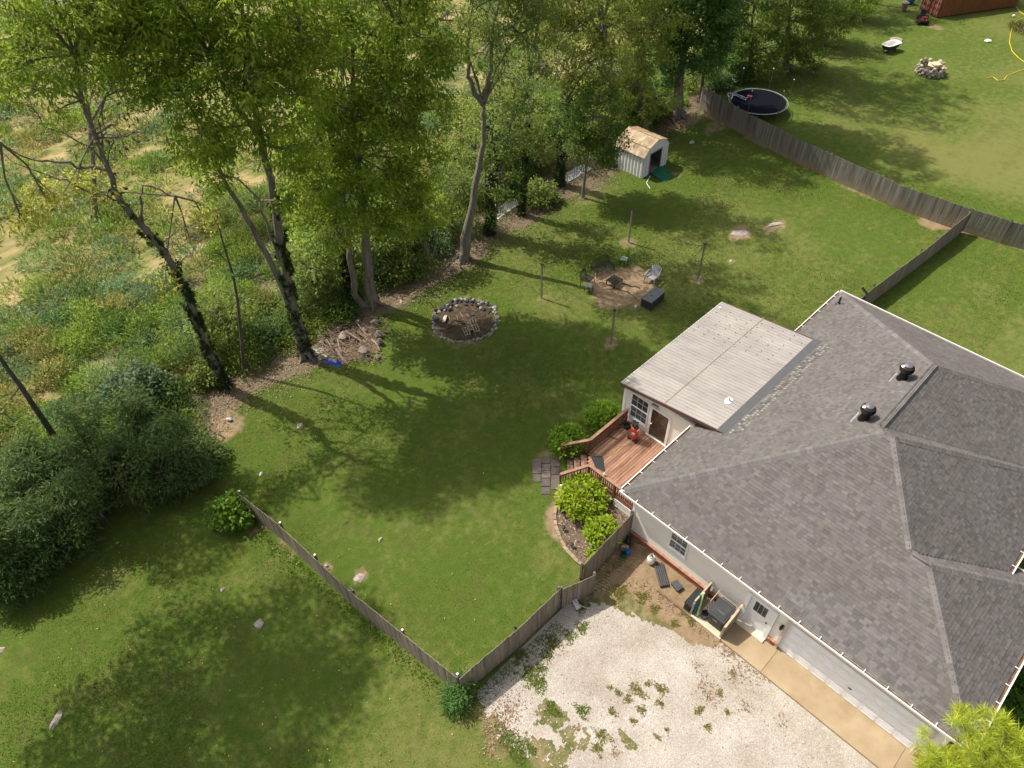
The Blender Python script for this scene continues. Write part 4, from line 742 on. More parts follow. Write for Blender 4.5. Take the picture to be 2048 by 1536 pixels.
MB().prism([q[:2] for q in (c0, c1, c2_, c3)], 0, .62).build('body', m_char, db); cc = (c0+c2_)/2; MB().prism([(cc+(q-cc)*1.05)[:2] for q in (c0, c1, c2_, c3)], .621, .68).build('lid', mat('lid_grey', (.13, .132, .138), var=.1, rough=.45), db); MB().box((cc.x-.2, cc.y, .70), (.05, .12, .03)).build('handle', m_blk, db)
MB().bar(c1+Vector((-.02, -.02, .0)), c1+Vector((-.02, -.02, .6)), .05, .05).build('corner_trim', m_char, db)
b = MB(); b.tube([P(*q, .03) for q in ((1199, 564), (1212, 568), (1235, 577), (1258, 585), (1275, 600))], .016, 5); b.tube([P(*q, .03) for q in ((1246, 566), (1254, 569), (1262, 573), (1270, 572), (1280, 577))], .03, 5); tag(b.build('power_cord', m_blk), 'black power cord trailing across the bare earth', 'cord')
p = P(1271, 615); tag(MB().lathe((p.x, p.y, 0), [(.07, 0), (.09, .16), (.08, .17), (.06, .02)], 10).build('cup', m_white), 'small white cup lying near the storage box', 'cup')
# ---- stone fire ring
fc = P(931, 641); fp = thing('fire_ring', 'wide ring of grey stones round a burnt out fire pit', 'fire pit', (fc.x, fc.y, 0)); m_st = mat('limestone', (.13, .12, .11), var=.3, scale=5, rough=.95, bump=.5, rnd=.4, col2=(.33, .31, .285)); m_stb = mat('sooty_stone', (.055, .052, .05), var=.4, scale=5, rough=.95, rnd=.35)
fl = MB(); rr = [(1.85*(1+.06*math.sin(3*t))*math.cos(t)*1.0+fc.x, 1.85*(1+.05*math.cos(2*t))*math.sin(t)+fc.y) for t in np.linspace(0, 2*math.pi, 33)[:-1]]; fl.prism(rr, -.01, .025); fl.build('ash_bed', mat('ash', (.022, .016, .012), var=.7, scale=3.2, rough=.98, bump=.9, bscale=20, col2=(.10, .07, .04)), fp)
for i in range(96):
    t = 2*math.pi*i/96+random.uniform(-.03, .03); r = 1.95+random.uniform(-.12, .10); x, y = fc.x+r*math.cos(t), fc.y+r*math.sin(t); back = math.cos(t-math.radians(50)); s_ = random.uniform(.16, .27)*(1.2 if back > .4 else .85)
    MB().rock((x, y, s_*.2), (s_*1.2, s_, s_*.75), random.uniform(0, 3), i).build('stone', m_stb if (back > .55 and random.random() < .6) else m_st, fp)
for i in range(26):
    t = math.radians(50)+random.uniform(-.9, .9); r = random.uniform(1.35, 1.85); s_ = random.uniform(.18, .36); MB().rock((fc.x+r*math.cos(t), fc.y+r*math.sin(t), .1), (s_, s_*.8, s_*.7), random.uniform(0, 3), 100+i).build('stone', m_stb if random.random() < .7 else m_st, fp)
p = P(870, 637); MB().rock((p.x, p.y, .2), (.5, .5, .42), .3, 301).build('stone', m_st, fp); p = P(890, 640); MB().rock((p.x, p.y, .16), (.75, .35, .2), .6, 302).build('stone', mat('pale_slab', (.42, .38, .33), var=.15), fp)
gr = mat('grate_steel', (.30, .25, .19), rough=.6, metal=.3); fx = lambda u, v: (840+u*.0977, 560+v*.0977)
for k, (q, lab) in enumerate((([(865, 985), (960, 965), (1030, 1105), (935, 1130)], 'left rusty wire rack lying in the fire ring'), ([(940, 880), (1010, 870), (1095, 1010), (1020, 1030)], 'middle rusty wire rack lying in the fire ring'), ([(1010, 800), (1110, 780), (1220, 1030), (1125, 1065)], 'longest rusty wire rack on the right in the fire ring'))):
    z = .24+.03*k; w = [P(*fx(u, v), z) for u, v in q]; b = MB()
    for i in range(4): b.bar(w[i], w[(i+1) % 4], .035, .035)
    b.bar(w[0].lerp(w[3], .5), w[1].lerp(w[2], .5), .03, .03); b.bar(w[0].lerp(w[1], .5), w[3].lerp(w[2], .5), .03, .03)
    for p_ in w: b.bar(p_, (p_.x, p_.y, .02), .03, .03)
    tag(b.build('wire_rack', gr), lab, 'rack', 'wire racks in the fire ring')
for k in range(12):
    a_ = random.uniform(0, 6.28); r = random.uniform(.3, 1.5); x, y = fc.x+r*math.cos(a_), fc.y+r*math.sin(a_); t = random.uniform(0, 3.1); l = random.uniform(.25, .6)
    MB().tube([(x, y, .05), (x+l*math.cos(t), y+l*math.sin(t), .09)], [.03, .018], 5).build('burnt_stick', mat('charred', (.03, .025, .022), var=.5) if k % 2 else mat('twig_tan', (.24, .18, .12), var=.3), fp)
b = MB(); p = P(873, 624); b.tube([(p.x, p.y, .1), (p.x-.1, p.y+.25, .5), (p.x-.2, p.y+.3, .75)], .03, 5); b.tube([(p.x+.1, p.y, .1), (p.x+.1, p.y+.2, .45)], .03, 5); b.rock((p.x, p.y, .15), (.3, .3, .3), 0, 9); b.build('rusty_iron', mat('rust', (.14, .05, .025), var=.4), fp)
# ---- brush and rock pile, every rock its own
m_rock = mat('pile_rock', (.11, .088, .07), var=.35, scale=4, rough=.95, bump=.5, rnd=.3, col2=(.28, .235, .19)); zb = lambda u, v: (600+u*.0977, 620+v*.0977)
RK = [(775, 390, .55, 'pale upright rock at the top left of the brush pile'), (890, 560, .85, 'tall dark rock in the middle of the brush pile'), (470, 650, .55, 'pale rock above the white sack'), (590, 830, .40, 'small grey rock beside the white sack'), (1560, 260, .62, 'blocky rock at the top right of the brush pile'), (1620, 530, .80, 'big flat rock on the right of the brush pile'), (1640, 670, .72, 'low grey rock below the big flat one'), (1290, 850, .85, 'broad tan rock at the bottom of the brush pile'), (1310, 420, .55, 'rough rock among the sticks'), (1010, 540, .4, 'small white flecked rock amid the brush'), (1580, 960, .45, 'reddish rock at the bottom right of the brush pile'), (1180, 240, .5, 'mossy rock at the top of the brush pile'), (1730, 440, .4, 'rounded rock at the far right of the brush pile')]
for k, (u, v, s_, l) in enumerate(RK):
    p = P(*zb(u, v), .1); tag(MB().rock((p.x, p.y, s_*.28), (s_*1.0, s_*.72, s_*.55), k*.7, 40+k).build('rock', m_rock), l, 'rock', 'rocks in the brush pile')
m_stick = mat('dead_branch', (.16, .12, .085), var=.4, scale=6, rough=.95, rnd=.3, col2=(.34, .28, .22)); SK = [((930, 430), (1450, 760), .07, 'thickest dark log lying across the brush pile'), ((1170, 260), (1400, 560), .045, 'pale bleached branch running into the dark log'), ((1470, 600), (1640, 830), .06, 'short grey log end pointing at the lawn'), ((540, 600), (680, 870), .045, 'pale branch nearest the white sack'), ((770, 600), (850, 880), .03, 'thin curved branch in the left of the pile'), ((740, 800), (1010, 1150), .04, 'long tan branch reaching the lawn edge'), ((1100, 400), (1480, 700), .04, 'branch lying parallel above the dark log'), ((1390, 360), (1530, 410), .045, 'short pale stick at the right'), ((840, 820), (1030, 980), .035, 'stick crossing beside the tan rock'), ((700, 880), (790, 950), .09, 'broken pale wood chunk by the blue bag')]
for k, (a_, b_, r, l) in enumerate(SK):
    p, q = P(*zb(*a_), .35), P(*zb(*b_), .12); m_ = p.lerp(q, .5)+Vector((random.uniform(-.08, .08), random.uniform(-.08, .08), .08)); tag(MB().tube([p, m_, q], [r, r*.85, r*.6], 6).build('branch', m_stick), l, 'branch', 'dead branches in the brush pile')
tw = MB()
for _ in range(520):
    p = P(*zb(random.uniform(350, 1650), random.uniform(250, 1050)), random.uniform(.02, .3)); a_ = random.uniform(0, 6.28); l = random.uniform(.2, .7); g_ = random.uniform(.6, 1.5); tw.bar(p, p+Vector((math.cos(a_)*l, math.sin(a_)*l, random.uniform(-.1, .12))), .024, .022, tint=(.18*g_, .13*g_, .09*g_))
tw.build('twigs', MATS['stone_chip'], kind='stuff', label='tangle of dry twigs and leaves between rocks')
def sack(name, label, q, m, z=.12, m2=None):
    w = [P(*zb(u, v)) for u, v in q]; c = sum(w, Vector())/4; b = MB(); N_ = 7; vs = []
    for i in range(N_):
        for j in range(N_):
            u, v = i/(N_-1), j/(N_-1); p = w[0].lerp(w[1], u).lerp(w[3].lerp(w[2], u), v); h = z*(math.sin(math.pi*u)*math.sin(math.pi*v))**.4*random.uniform(.75, 1.1)+.012; vs.append((p.x, p.y, h))
    t = thing(name, label, 'bag', (c.x, c.y, 0)); b.add(vs, [(i*N_+j, (i+1)*N_+j, (i+1)*N_+j+1, i*N_+j+1) for i in range(N_-1) for j in range(N_-1)]); b.build('sack_body', m, t, smooth=True)
    if m2: 
        cs = [c+(p-c)*.5 for p in w]; MB().add([(p.x, p.y, z*1.12) for p in cs], [(0, 1, 2, 3)]).build('printed_patch', m2, t)
    return t
m_pr = mat('sack_print', (.16, .24, .55), var=.8, scale=9, rough=.5, col2=(.5, .55, .6)); sack('soil_sack', 'bright blue plastic sack at the lawn edge of the pile', [(480, 1090), (560, 985), (845, 1020), (830, 1170)], mat('sack_blue', (.02, .07, .50), var=.15, rough=.35), .14, m_pr)
m_sw = mat('sack_white', (.55, .56, .44), var=.2, scale=5, rough=.5, col2=(.68, .68, .60)); sack('soil_sack', 'larger white and yellow sack at the foot of the trunk', [(195, 830), (430, 765), (520, 840), (320, 940)], m_sw, .14, mat('sack_spot', (.07, .08, .06), var=.8, scale=6, col2=(.5, .5, .4))); sack('soil_sack', 'smaller white and yellow sack between blue and larger sacks', [(355, 960), (500, 890), (560, 960), (400, 1040)], m_sw, .12, MATS['sack_spot'])
# ---- lattice panels on the ground by the trees
for (a_, b_, c_, l) in (((994, 440), (1042, 405), (1008, 450), 'white lattice panel lying beside the triple trunk'), ((1137, 364), (1183, 338), (1153, 374), 'white lattice panel lying left of the shed'),):
    A, B, C_ = P(*a_), P(*b_), P(*c_); d = (B-A); L = d.length; H = (C_-A).length; o = tag(lattice_mesh(L, H, .20, .042).build('lattice_panel', m_lat), l, 'lattice', 'white lattice panels by the trees')
    o.location = (A.x, A.y, .03); an = math.atan2(d.y, d.x); n_ = Vector((0, 0, 1)); e = (C_-A).normalized(); o.rotation_euler = Matrix((Vector((d.x, d.y, 0)).normalized(), -(Vector((0, 0, 1))), Vector((d.y, -d.x, 0)).normalized())).transposed().to_euler(); o.location.z = .05
# ---- shed
sh = thing('garden_shed', 'small white metal shed with rusty gambrel roof and open doorway', 'shed', (42.6, 30.2, 0)); x0, x1, y0, y1 = 41.2, 44.2, 28.75, 31.5; EZ, SHZ, RZ = 1.75, 2.25, 2.5; xm = (x0+x1)/2
m_shed = mat('shed_white', (.58, .58, .57), var=.12, scale=2, rough=.5, col2=(.66, .65, .63)); m_rust = mat('rusty_roof', (.16, .09, .045), var=.5, scale=1.4, rough=.8, col2=(.50, .40, .27), bump=.2)
def wallpanel(a, b, n, gable=False):
    a = Vector(a); b = Vector(b)
    for i in range(n):
        p, q = a.lerp(b, (i+.04)/n), a.lerp(b, (i+.96)/n); d = (b-a).normalized(); nn = Vector((d.y, -d.x, 0)); zt = EZ
        MB().add([p+nn*.0, q+nn*.0, q+Vector((0, 0, zt)), p+Vector((0, 0, zt)), p.lerp(q, .5)+nn*.03, p.lerp(q, .5)+nn*.03+Vector((0, 0, zt))], [(0, 4, 5, 3), (4, 1, 2, 5)]).build('wall_panel', m_shed, sh)
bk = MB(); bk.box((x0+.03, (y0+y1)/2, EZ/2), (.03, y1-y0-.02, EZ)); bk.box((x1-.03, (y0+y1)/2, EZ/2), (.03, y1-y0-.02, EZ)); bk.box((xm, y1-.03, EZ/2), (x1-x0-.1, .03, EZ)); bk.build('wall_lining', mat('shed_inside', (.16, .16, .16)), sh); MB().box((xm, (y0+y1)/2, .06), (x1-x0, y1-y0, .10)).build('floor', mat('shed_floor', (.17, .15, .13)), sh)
wallpanel((x0, y1, 0), (x0, y0, 0), 9); wallpanel((x1, y0, 0), (x1, y1, 0), 9); wallpanel((x0, y0, 0), (x0+.72, y0, 0), 2); wallpanel((x1-.85, y0, 0), (x1, y0, 0), 3); wallpanel((x1, y1, 0), (x0, y1, 0), 9)
prof = [(x0-.12, EZ-.05), (x0+.45, SHZ), (xm, RZ+.12), (x1-.45, SHZ), (x1+.12, EZ-.05)]
for yy, nm in ((y0-.01, 'gable'), (y1+.01, 'gable')): MB().add([(p[0], yy, p[1]-.03) for p in prof]+[(p[0], yy+.03, p[1]-.03) for p in prof], [(4, 3, 2, 1, 0), (5, 6, 7, 8, 9), (0, 5, 9, 4)]).build(nm, m_shed, sh)
for i in range(4):
    for j in range(3):
        ya, yb = y0-.08+(y1-y0+.16)*j/3, y0-.08+(y1-y0+.16)*(j+1)/3-.015; a_, b_ = prof[i], prof[i+1]; d = Vector((b_[0]-a_[0], 0, b_[1]-a_[1])); MB().add([(a_[0], ya, a_[1]), (b_[0], ya, b_[1]), (b_[0], yb, b_[1]), (a_[0], yb, a_[1]), (a_[0], ya, a_[1]+.02), (b_[0], ya, b_[1]+.02), (b_[0], yb, b_[1]+.02), (a_[0], yb, a_[1]+.02)], [(0, 1, 2, 3)[::-1], (4, 5, 6, 7), (0, 1, 5, 4), (2, 3, 7, 6), (3, 0, 4, 7), (1, 2, 6, 5)]).build('roof_panel', m_rust, sh)
for i in (1, 2, 3): MB().bar((prof[i][0], y0-.09, prof[i][1]+.03), (prof[i][0], y1+.09, prof[i][1]+.03), .06, .03).build('roof_seam', mat('seam_rust', (.30, .20, .10), var=.4), sh)
MB().bar((x0+.72, y0-.02, .1), (x0+.72, y0-.02, EZ), .06, .06).bar((x1-.85, y0-.02, .1), (x1-.85, y0-.02, EZ), .06, .06).bar((x0+.7, y0-.02, EZ), (x1-.8, y0-.02, EZ), .06, .08).build('door_frame', mat('frame_grey', (.33, .32, .3)), sh)
rc = thing('red_chair', 'bright red plastic chair just inside the shed doorway', 'chair', (42.2, 29.2, .11)); m_red = mat('chair_red', (.55, .04, .02), rough=.5); MB().box((42.25, 29.2, .5), (.42, .42, .05)).build('seat', m_red, rc); MB().bar((42.06, 29.2, .5), (41.98, 29.2, .98), .42, .04, up=(1, 0, 0)).build('backrest', m_red, rc)
for sx in (-1, 1):
    for sy in (-1, 1): MB().bar((42.25+sx*.18, 29.2+sy*.18, .5), (42.25+sx*.21, 29.2+sy*.21, .11), .05, .05).build('leg', m_red, rc)
q = [P(*v) for v in ((1300, 348), (1322, 333), (1349, 352), (1329, 366))]; tag(MB().add([q[0]+Vector((0, 0, .12)), q[1]+Vector((0, 0, .12)), q[2]+Vector((0, 0, .03)), q[3]+Vector((0, 0, .03)), q[0]+Vector((0, 0, .08)), q[1]+Vector((0, 0, .08)), q[2], q[3]], [(0, 3, 2, 1), (4, 5, 6, 7), (0, 1, 5, 4), (1, 2, 6, 5), (2, 3, 7, 6), (3, 0, 4, 7)]).build('door_ramp', mat('ramp_green', (.015, .115, .055), var=.35, scale=3, rough=.8)), 'dark green board ramp before the shed doorway', 'ramp')
b = MB(); b.tube([P(1300, 352, .05), P(1293, 366, .03), P(1300, 377, .02)], .025, 5); tag(b.build('white_pipe', m_white), 'thin white pipe on the ground by the shed corner', 'pipe')
# ---- trampoline
tc_ = (56.6, 28.6); TR = 2.45; tp = thing('trampoline', 'round black trampoline with thin net poles behind the fence', 'trampoline', (*tc_, 0)); m_net = mat('tramp_mat', (.006, .007, .012), var=.2, scale=5, rough=.9, spec=.05)
b = MB(); b.lathe((tc_[0], tc_[1], .86), [(TR-.16, 0), (TR-.16, .012)], 40); b.build('jumping_mat', m_net, tp); b = MB(); b.tube([(tc_[0]+TR*math.cos(t), tc_[1]+TR*math.sin(t), .87) for t in np.linspace(0, 2*math.pi, 49)], .035, 6); b.build('rim', mat('galvanised', (.42, .42, .42), rough=.4, metal=.5), tp); b = MB()
for k in range(72): t = 2*math.pi*k/72; b.bar((tc_[0]+(TR-.16)*math.cos(t), tc_[1]+(TR-.16)*math.sin(t), .875), (tc_[0]+TR*math.cos(t), tc_[1]+TR*math.sin(t), .88), .03, .02)
b.build('springs', MATS['galvanised'], tp, kind='stuff')
for k in range(6):
    t = 2*math.pi*(k+.2)/6; x, y = tc_[0]+(TR+.06)*math.cos(t), tc_[1]+(TR+.06)*math.sin(t); o = MB().tube([(x, y, 0), (x, y, 2.7)], .022, 6).build('net_pole', mat('pole_grey', (.16, .165, .17), rough=.4, metal=.4), tp); MB().lathe((x, y, 2.68), [(.0, 0), (.05, .03), (.05, .08), (0, .11)], 8).build('pole_cap', m_white, o)
tg = thing('toy_golf_hoop', 'bent pale tube toy frame with a red end on the trampoline mat', 'toy', (57.1, 29.9, .88)); b = MB(); w = [P(*q, 1.0) for q in ((1459, 195), (1455, 188), (1460, 185), (1466, 190), (1463, 198))]; b.tube(w, .035, 6); b.tube([P(1464, 186, .95), P(1475, 189, .95), P(1494, 197, .92), P(1497, 194, .92)], .035, 6); b.tube([P(1464, 189, .95), P(1475, 192, .95), P(1492, 200, .92)], .035, 6); b.build('tube_frame', mat('lilac_tube', (.36, .37, .52)), tg); p = P(1499, 194, .95); MB().box((p.x, p.y, .98), (.3, .4, .14), .4).build('red_end', mat('toy_red', (.42, .08, .07)), tg)
# ---- neighbour's yard
p = P(1778, 103); tb = thing('bathtub', 'old white enamel bathtub with dark outside used as a planter', 'bathtub', (p.x, p.y, 0)); an = math.radians(-14); R_ = Matrix.Rotation(an, 3, 'Z'); b = MB(); b2 = MB(); vs = []; N_ = 24
def ov(t, rx, ry): c, s = math.cos(t), math.sin(t); k = (abs(c)**4+abs(s)**4)**-.25; return R_ @ Vector((rx*c*k, ry*s*k, 0))
for (rx, ry, z) in ((.62, .30, .28), (.88, .42, .42), (1.02, .5, .75)): vs += [Vector((p.x, p.y, z))+ov(2*math.pi*i/N_, rx, ry) for i in range(N_)]
b.add(vs, [(r*N_+i, r*N_+(i+1) % N_, (r+1)*N_+(i+1) % N_, (r+1)*N_+i) for r in range(2) for i in range(N_)]); b.build('outer_shell', mat('tub_navy', (.03, .032, .06), rough=.6), tb); vs = []
for (rx, ry, z) in ((1.04, .52, .74), (1.06, .54, .79), (.92, .42, .79), (.84, .36, .52), (.6, .25, .38)): vs += [Vector((p.x, p.y, z))+ov(2*math.pi*i/N_, rx, ry) for i in range(N_)]
b2.add(vs, [(r*N_+i, r*N_+(i+1) % N_, (r+1)*N_+(i+1) % N_, (r+1)*N_+i) for r in range(4) for i in range(N_)]+[tuple(range(4*N_, 5*N_))]); b2.build('basin', mat('enamel', (.72, .70, .66), var=.12, scale=4, rough=.3), tb)
for sx in (-1, 1):
    for sy in (-1, 1): c = R_ @ Vector((sx*.5, sy*.24, 0)); MB().lathe((p.x+c.x, p.y+c.y, 0), [(.04, 0), (.06, .06), (.08, .32)], 8).build('foot', MATS['tub_navy'], tb)
p2 = P(1792, 80); tag(MB().lathe((p2.x, p2.y, 0), [(.58, 0), (.6, .05), (.56, .10), (.14, .10), (.12, .05)], 24).build('millstone', mat('millstone_grey', (.26, .22, .18), var=.25)), 'flat round grey stone beside the bathtub', 'stone')
wc = P(1858, 147); wl_ = thing('stone_well', 'round low stone well ring with boards inside in the next yard', 'well', (wc.x, wc.y, 0))
for r in range(4):
    for k in range(16):
        t = 2*math.pi*(k+.5*(r % 2))/16; x, y = wc.x+1.12*math.cos(t), wc.y+1.12*math.sin(t)
        if r == 3 and random.random() < .35: continue
        M_ = MB().rock((x, y, .13+r*.24), (.44, .34, .27), t+math.pi/2, 500+r*20+k); M_.build('stone', mat('well_stone', (.20, .165, .12), var=.35, scale=4, rough=.95, rnd=.4, col2=(.40, .35, .27)), wl_)
MB().lathe((wc.x, wc.y, 0), [(1.0, 0), (1.0, .3)], 20).build('fill', mat('well_fill', (.07, .05, .04)), wl_)
for k, (dx, dy, r) in enumerate(((.1, .1, .3), (.3, -.2, -.5))): tag(MB().box((wc.x+dx, wc.y+dy, .75+.12*k), (.85, .6, .05), r, M=Matrix.Rotation(.15, 3, 'X')).build('plywood_board', mat('plywood', (.62, .48, .29), var=.15)), ['larger pale plywood sheet lying in the stone well', 'upper pale plywood sheet lying in the stone well'][k], 'board')
cn = thing('shipping_container', 'rusty red shipping container with barred double doors in shade', 'container', (91, 27.8, 0)); m_cont = mat('container_red', (.11, .03, .02), var=.45, scale=1.6, rough=.75); m_cont2 = mat('container_side', (.20, .075, .028), var=.25, scale=.8, rough=.75)
ca, cb_ = Vector((88.7, 29.0, 0)), Vector((87.4, 26.55, 0)); d1 = (cb_-ca).normalized(); d2 = Vector((-d1.y, d1.x, 0)); d2 = d2 if d2.x > 0 else -d2; CHt = 2.5; Ld = 10.0; ft = MB()
ft.prism([q[:2] for q in (ca+d2*.12, cb_+d2*.12, cb_+d2*Ld, ca+d2*Ld)], .1, CHt); ft.build('container_body', m_cont2, cn)
for k in range(34): q = cb_+d2*(.3+k*.285); MB().box((q.x, q.y, CHt/2+.05), (.13, .06, CHt-.15), math.atan2(d2.y, d2.x)).build('corrugation', m_cont2, cn)
for s in (0, 1):
    a_ = ca.lerp(cb_, s*.5+.01); b_ = ca.lerp(cb_, s*.5+.49); o = MB().bar(a_+d2*.06+Vector((0, 0, CHt/2)), b_+d2*.06+Vector((0, 0, CHt/2)), .10, CHt-.2).build('door', m_cont, cn)
    for r in range(4): MB().bar(a_.lerp(b_, .06)-d2*.01+Vector((0, 0, .45+r*.58)), a_.lerp(b_, .94)-d2*.01+Vector((0, 0, .45+r*.58)), .03, .30).build('door_panel', mat('panel_rust', (.24, .075, .035), var=.45, scale=2, rough=.8), o)
    for t in (.3, .72): w = a_.lerp(b_, t)-d2*.06; MB().tube([w+Vector((0, 0, .15)), w+Vector((0, 0, CHt-.1))], .025, 6).build('locking_bar', mat('bar_steel', (.42, .38, .35), rough=.5), o)
    w = a_.lerp(b_, .5)-d2*.035; MB().bar(w-d1*.12+Vector((0, 0, 1.9 if s else 2.1)), w+d1*.12+Vector((0, 0, 1.9 if s else 2.1)), .02, .2).build('notice_plate', mat('plate_white', (.55, .53, .5)), o)
mp_ = P(1843, 45); mw_ = thing('riding_mower', 'dark red and black riding mower parked before the container', 'mower', (0, 0, 0)); m_tyre = mat('tyre', (.015, .015, .015), rough=.9)
MB().box((0, -.05, .32), (.75, 1.5, .16)).box((0, .25, .44), (.62, .7, .12)).build('chassis', m_blk, mw_); MB().box((0, -.6, .58), (.55, .62, .34), taper=.85).build('bonnet', mat('mower_dark_red', (.13, .025, .015), rough=.4), mw_); MB().box((0, .35, .62), (.5, .42, .12)).box((0, .56, .85), (.5, .1, .42)).build('seat', m_blk, mw_); MB().box((0, .0, .2), (1.15, .7, .14)).build('mower_deck', MATS['mower_dark_red'], mw_); b = MB(); b.tube([(0, -.2, .7), (0, -.05, .95)], .025); b.tube([(.18*math.cos(t), -.05+.1*math.sin(t), .95+.12*math.sin(t)) for t in np.linspace(0, 6.3, 14)], .02, 5); b.build('steering_wheel', m_blk, mw_)
for s in (-1, 1):
    for (yy, r, wd_) in ((.45, .30, .26), (-.7, .22, .18)):
        o = MB(); o.tube([(s*.42-wd_/2*1, yy, r), (s*.42+wd_/2, yy, r)], r, 14); o.build('wheel', m_tyre, mw_)
    MB().box((s*.16, -.915, .55), (.12, .02, .08)).build('headlight', mat('lamp_lens', (.5, .5, .48), rough=.2), mw_)
mw_.location = (mp_.x, mp_.y, 0); mw_.rotation_euler = (0, 0, math.radians(-58))
p = P(1806, 22); cbn = thing('dustbin', 'grey brown dustbin standing left of the container', 'bin', (p.x, p.y, 0)); MB().lathe((p.x, p.y, 0), [(.25, 0), (.33, .8), (.35, .82)], 14).build('body', mat('bin_brown', (.17, .13, .115)), cbn); MB().lathe((p.x, p.y, .82), [(.37, 0), (.36, .05), (.1, .1)], 14).build('lid', mat('bin_pink', (.36, .27, .24)), cbn)
p = P(1818, 8); tag(MB().rock((p.x, p.y, .6), (1.2, 1.0, 1.2), .3, 77).build('tarp_bundle', mat('tarp_blue', (.05, .14, .32), var=.3)), 'crumpled blue tarp bundle beside the container', 'tarp')
b = MB(); b.tube([P(*q, .04) for q in ((1974, 155), (1986, 154), (1996, 161), (2008, 160), (2013, 152), (2035, 143), (2050, 138))], .032, 6); b.tube([P(*q, .04) for q in ((2049, 124), (2036, 115), (2024, 102), (2019, 85), (2021, 68), (2026, 52), (2032, 42), (2046, 36))], .032, 6); b.tube([P(*q, .04) for q in ((2033, 14), (2040, 24), (2050, 30))], .04, 6); tag(b.build('yellow_hose', mat('hose_yellow', (.62, .46, .03), rough=.5)), 'long yellow hose snaking over the grass at top right', 'hose')
p = P(1976, 84); tag(MB().rock((p.x, p.y, .12), (.9, .45, .26), 1.9, 71).build('white_bag', mat('plastic_white', (.72, .72, .72))), 'crumpled white plastic bag on the far lawn', 'bag'); p = P(2026, 34); tag(MB().lathe((p.x, p.y, 0), [(.02, 0), (.12, .05), (.14, .13), (.12, .21), (.02, .26)], 12).build('ball', m_white), 'small white ball on the grass near the yellow hose', 'ball')
# ---- field stones and outcrops in the lawns
m_out = mat('outcrop', (.22, .175, .14), var=.3, scale=4, rough=.95, bump=.6, col2=(.46, .41, .36))
for (px, py, sx, sy, r, l) in [(1478, 465, 1.5, .8, -.6, 'pale limestone outcrop breaking the lawn, left of two'), (1548, 450, 2.0, .5, -.4, 'long narrow limestone outcrop right of the rounder one'), (1462, 523, .4, .28, .2, 'small flat stone in the lawn below the outcrops'), (600, 852, .45, .4, .3, 'pinkish flat stone in the sunny lawn on the left'), (522, 948, .26, .22, .2, 'small bright white stone on the left lawn'), (719, 1155, .6, .5, .2, 'largest pale rock inside the left fence'), (653, 1131, .32, .26, .4, 'small pale rock beside the left fence post'), (518, 1247, .55, .42, .9, 'grey flat rock on the lawn outside the left fence'), (445, 1180, .3, .22, .4, 'small brownish stone in the shade outside the fence'), (112, 1440, .75, .35, .7, 'flat grey rock in the shade at the lower left'), (4, 1300, .4, .35, 0, 'pinkish rock at the left edge of the photo'), (760, 1080, .3, .2, .2, 'tiny earthy stone in the middle lawn'), (802, 603, .55, .22, 1.1, 'pale bare stone beside the tree roots'), (1383, 285, .7, .5, .3, 'white stone slab right of the shed'), (1420, 286, .25, .2, .4, 'small rusty orange stone near the back fence')]:
    p = P(px, py); c_ = m_out if px not in (522, 1420) else (mat('white_stone', (.62, .58, .54)) if px == 522 else mat('rust_stone', (.38, .15, .06)))
    tag(MB().rock((p.x, p.y, .015), (sx, sy, .17), r, int(px)).build('field_stone', c_), l, 'stone', 'stones showing through the lawns')
p = P(460, 841); tag(MB().rock((p.x, p.y, .12), (.3, .35, .3), .5, 66).build('scrap_bag', mat('pale_teal', (.45, .52, .48))), 'pale greenish scrap at the edge of the bushes', 'litter')
b = MB(); b.tube([P(395, 815, 1.4), P(415, 845, .7), P(445, 872, .15)], [.05, .04, .03], 6); tag(b.build('fallen_limb', m_stick), 'bare crooked limb leaning by the bush on the left', 'branch')
s = MB()
for _ in range(300):
    p = P(random.uniform(0, 1000), random.uniform(1050, 1536)) if random.random() < .75 else P(random.uniform(450, 1700), random.uniform(500, 1000)); a_ = random.uniform(0, 3.1); l = random.uniform(.02, .045); d = Vector((math.cos(a_)*l, math.sin(a_)*l, 0)); e = Vector((-d.y, d.x, 0))*.6; o_ = Vector((p.x, p.y, .07)); s.add([o_-d, o_+e, o_+d+Vector((0, 0, .03)), o_-e], [(0, 1, 2, 3)], random.choice([(.5, .4, .06), (.42, .22, .08), (.3, .18, .08), (.55, .48, .15)]))
s.build('fallen_leaves', MATS['stone_chip'], kind='stuff', label='scattered yellow and brown fallen leaves')
# ================================================================ TREES AND SHRUBS
m_bark = mat('bark_grey', (.10, .082, .062), var=.4, scale=3, rough=.95, bump=.8, bscale=14, col2=(.26, .225, .18), stretch=(2, 2, .5)); m_bark2 = mat('bark_dark', (.05, .042, .032), var=.4, scale=3, rough=.95, bump=.8, bscale=14, col2=(.13, .11, .085), stretch=(2, 2, .5)); m_leaf = leafmat()
def smooth(pts, jit=.05):
    out = []; n = len(pts)
    for i in range(n-1):
        p0, p1, p2, p3 = pts[max(i-1, 0)], pts[i], pts[i+1], pts[min(i+2, n-1)]
        for t in (0, .33, .66): out.append(.5*((2*p1)+(p2-p0)*t+(2*p0-5*p1+4*p2-p3)*t*t+(3*p1-p0-3*p2+p3)*t**3)+(Vector((random.gauss(0, jit), random.gauss(0, jit), random.gauss(0, jit))) if t else Vector()))
    return out+[pts[-1]]
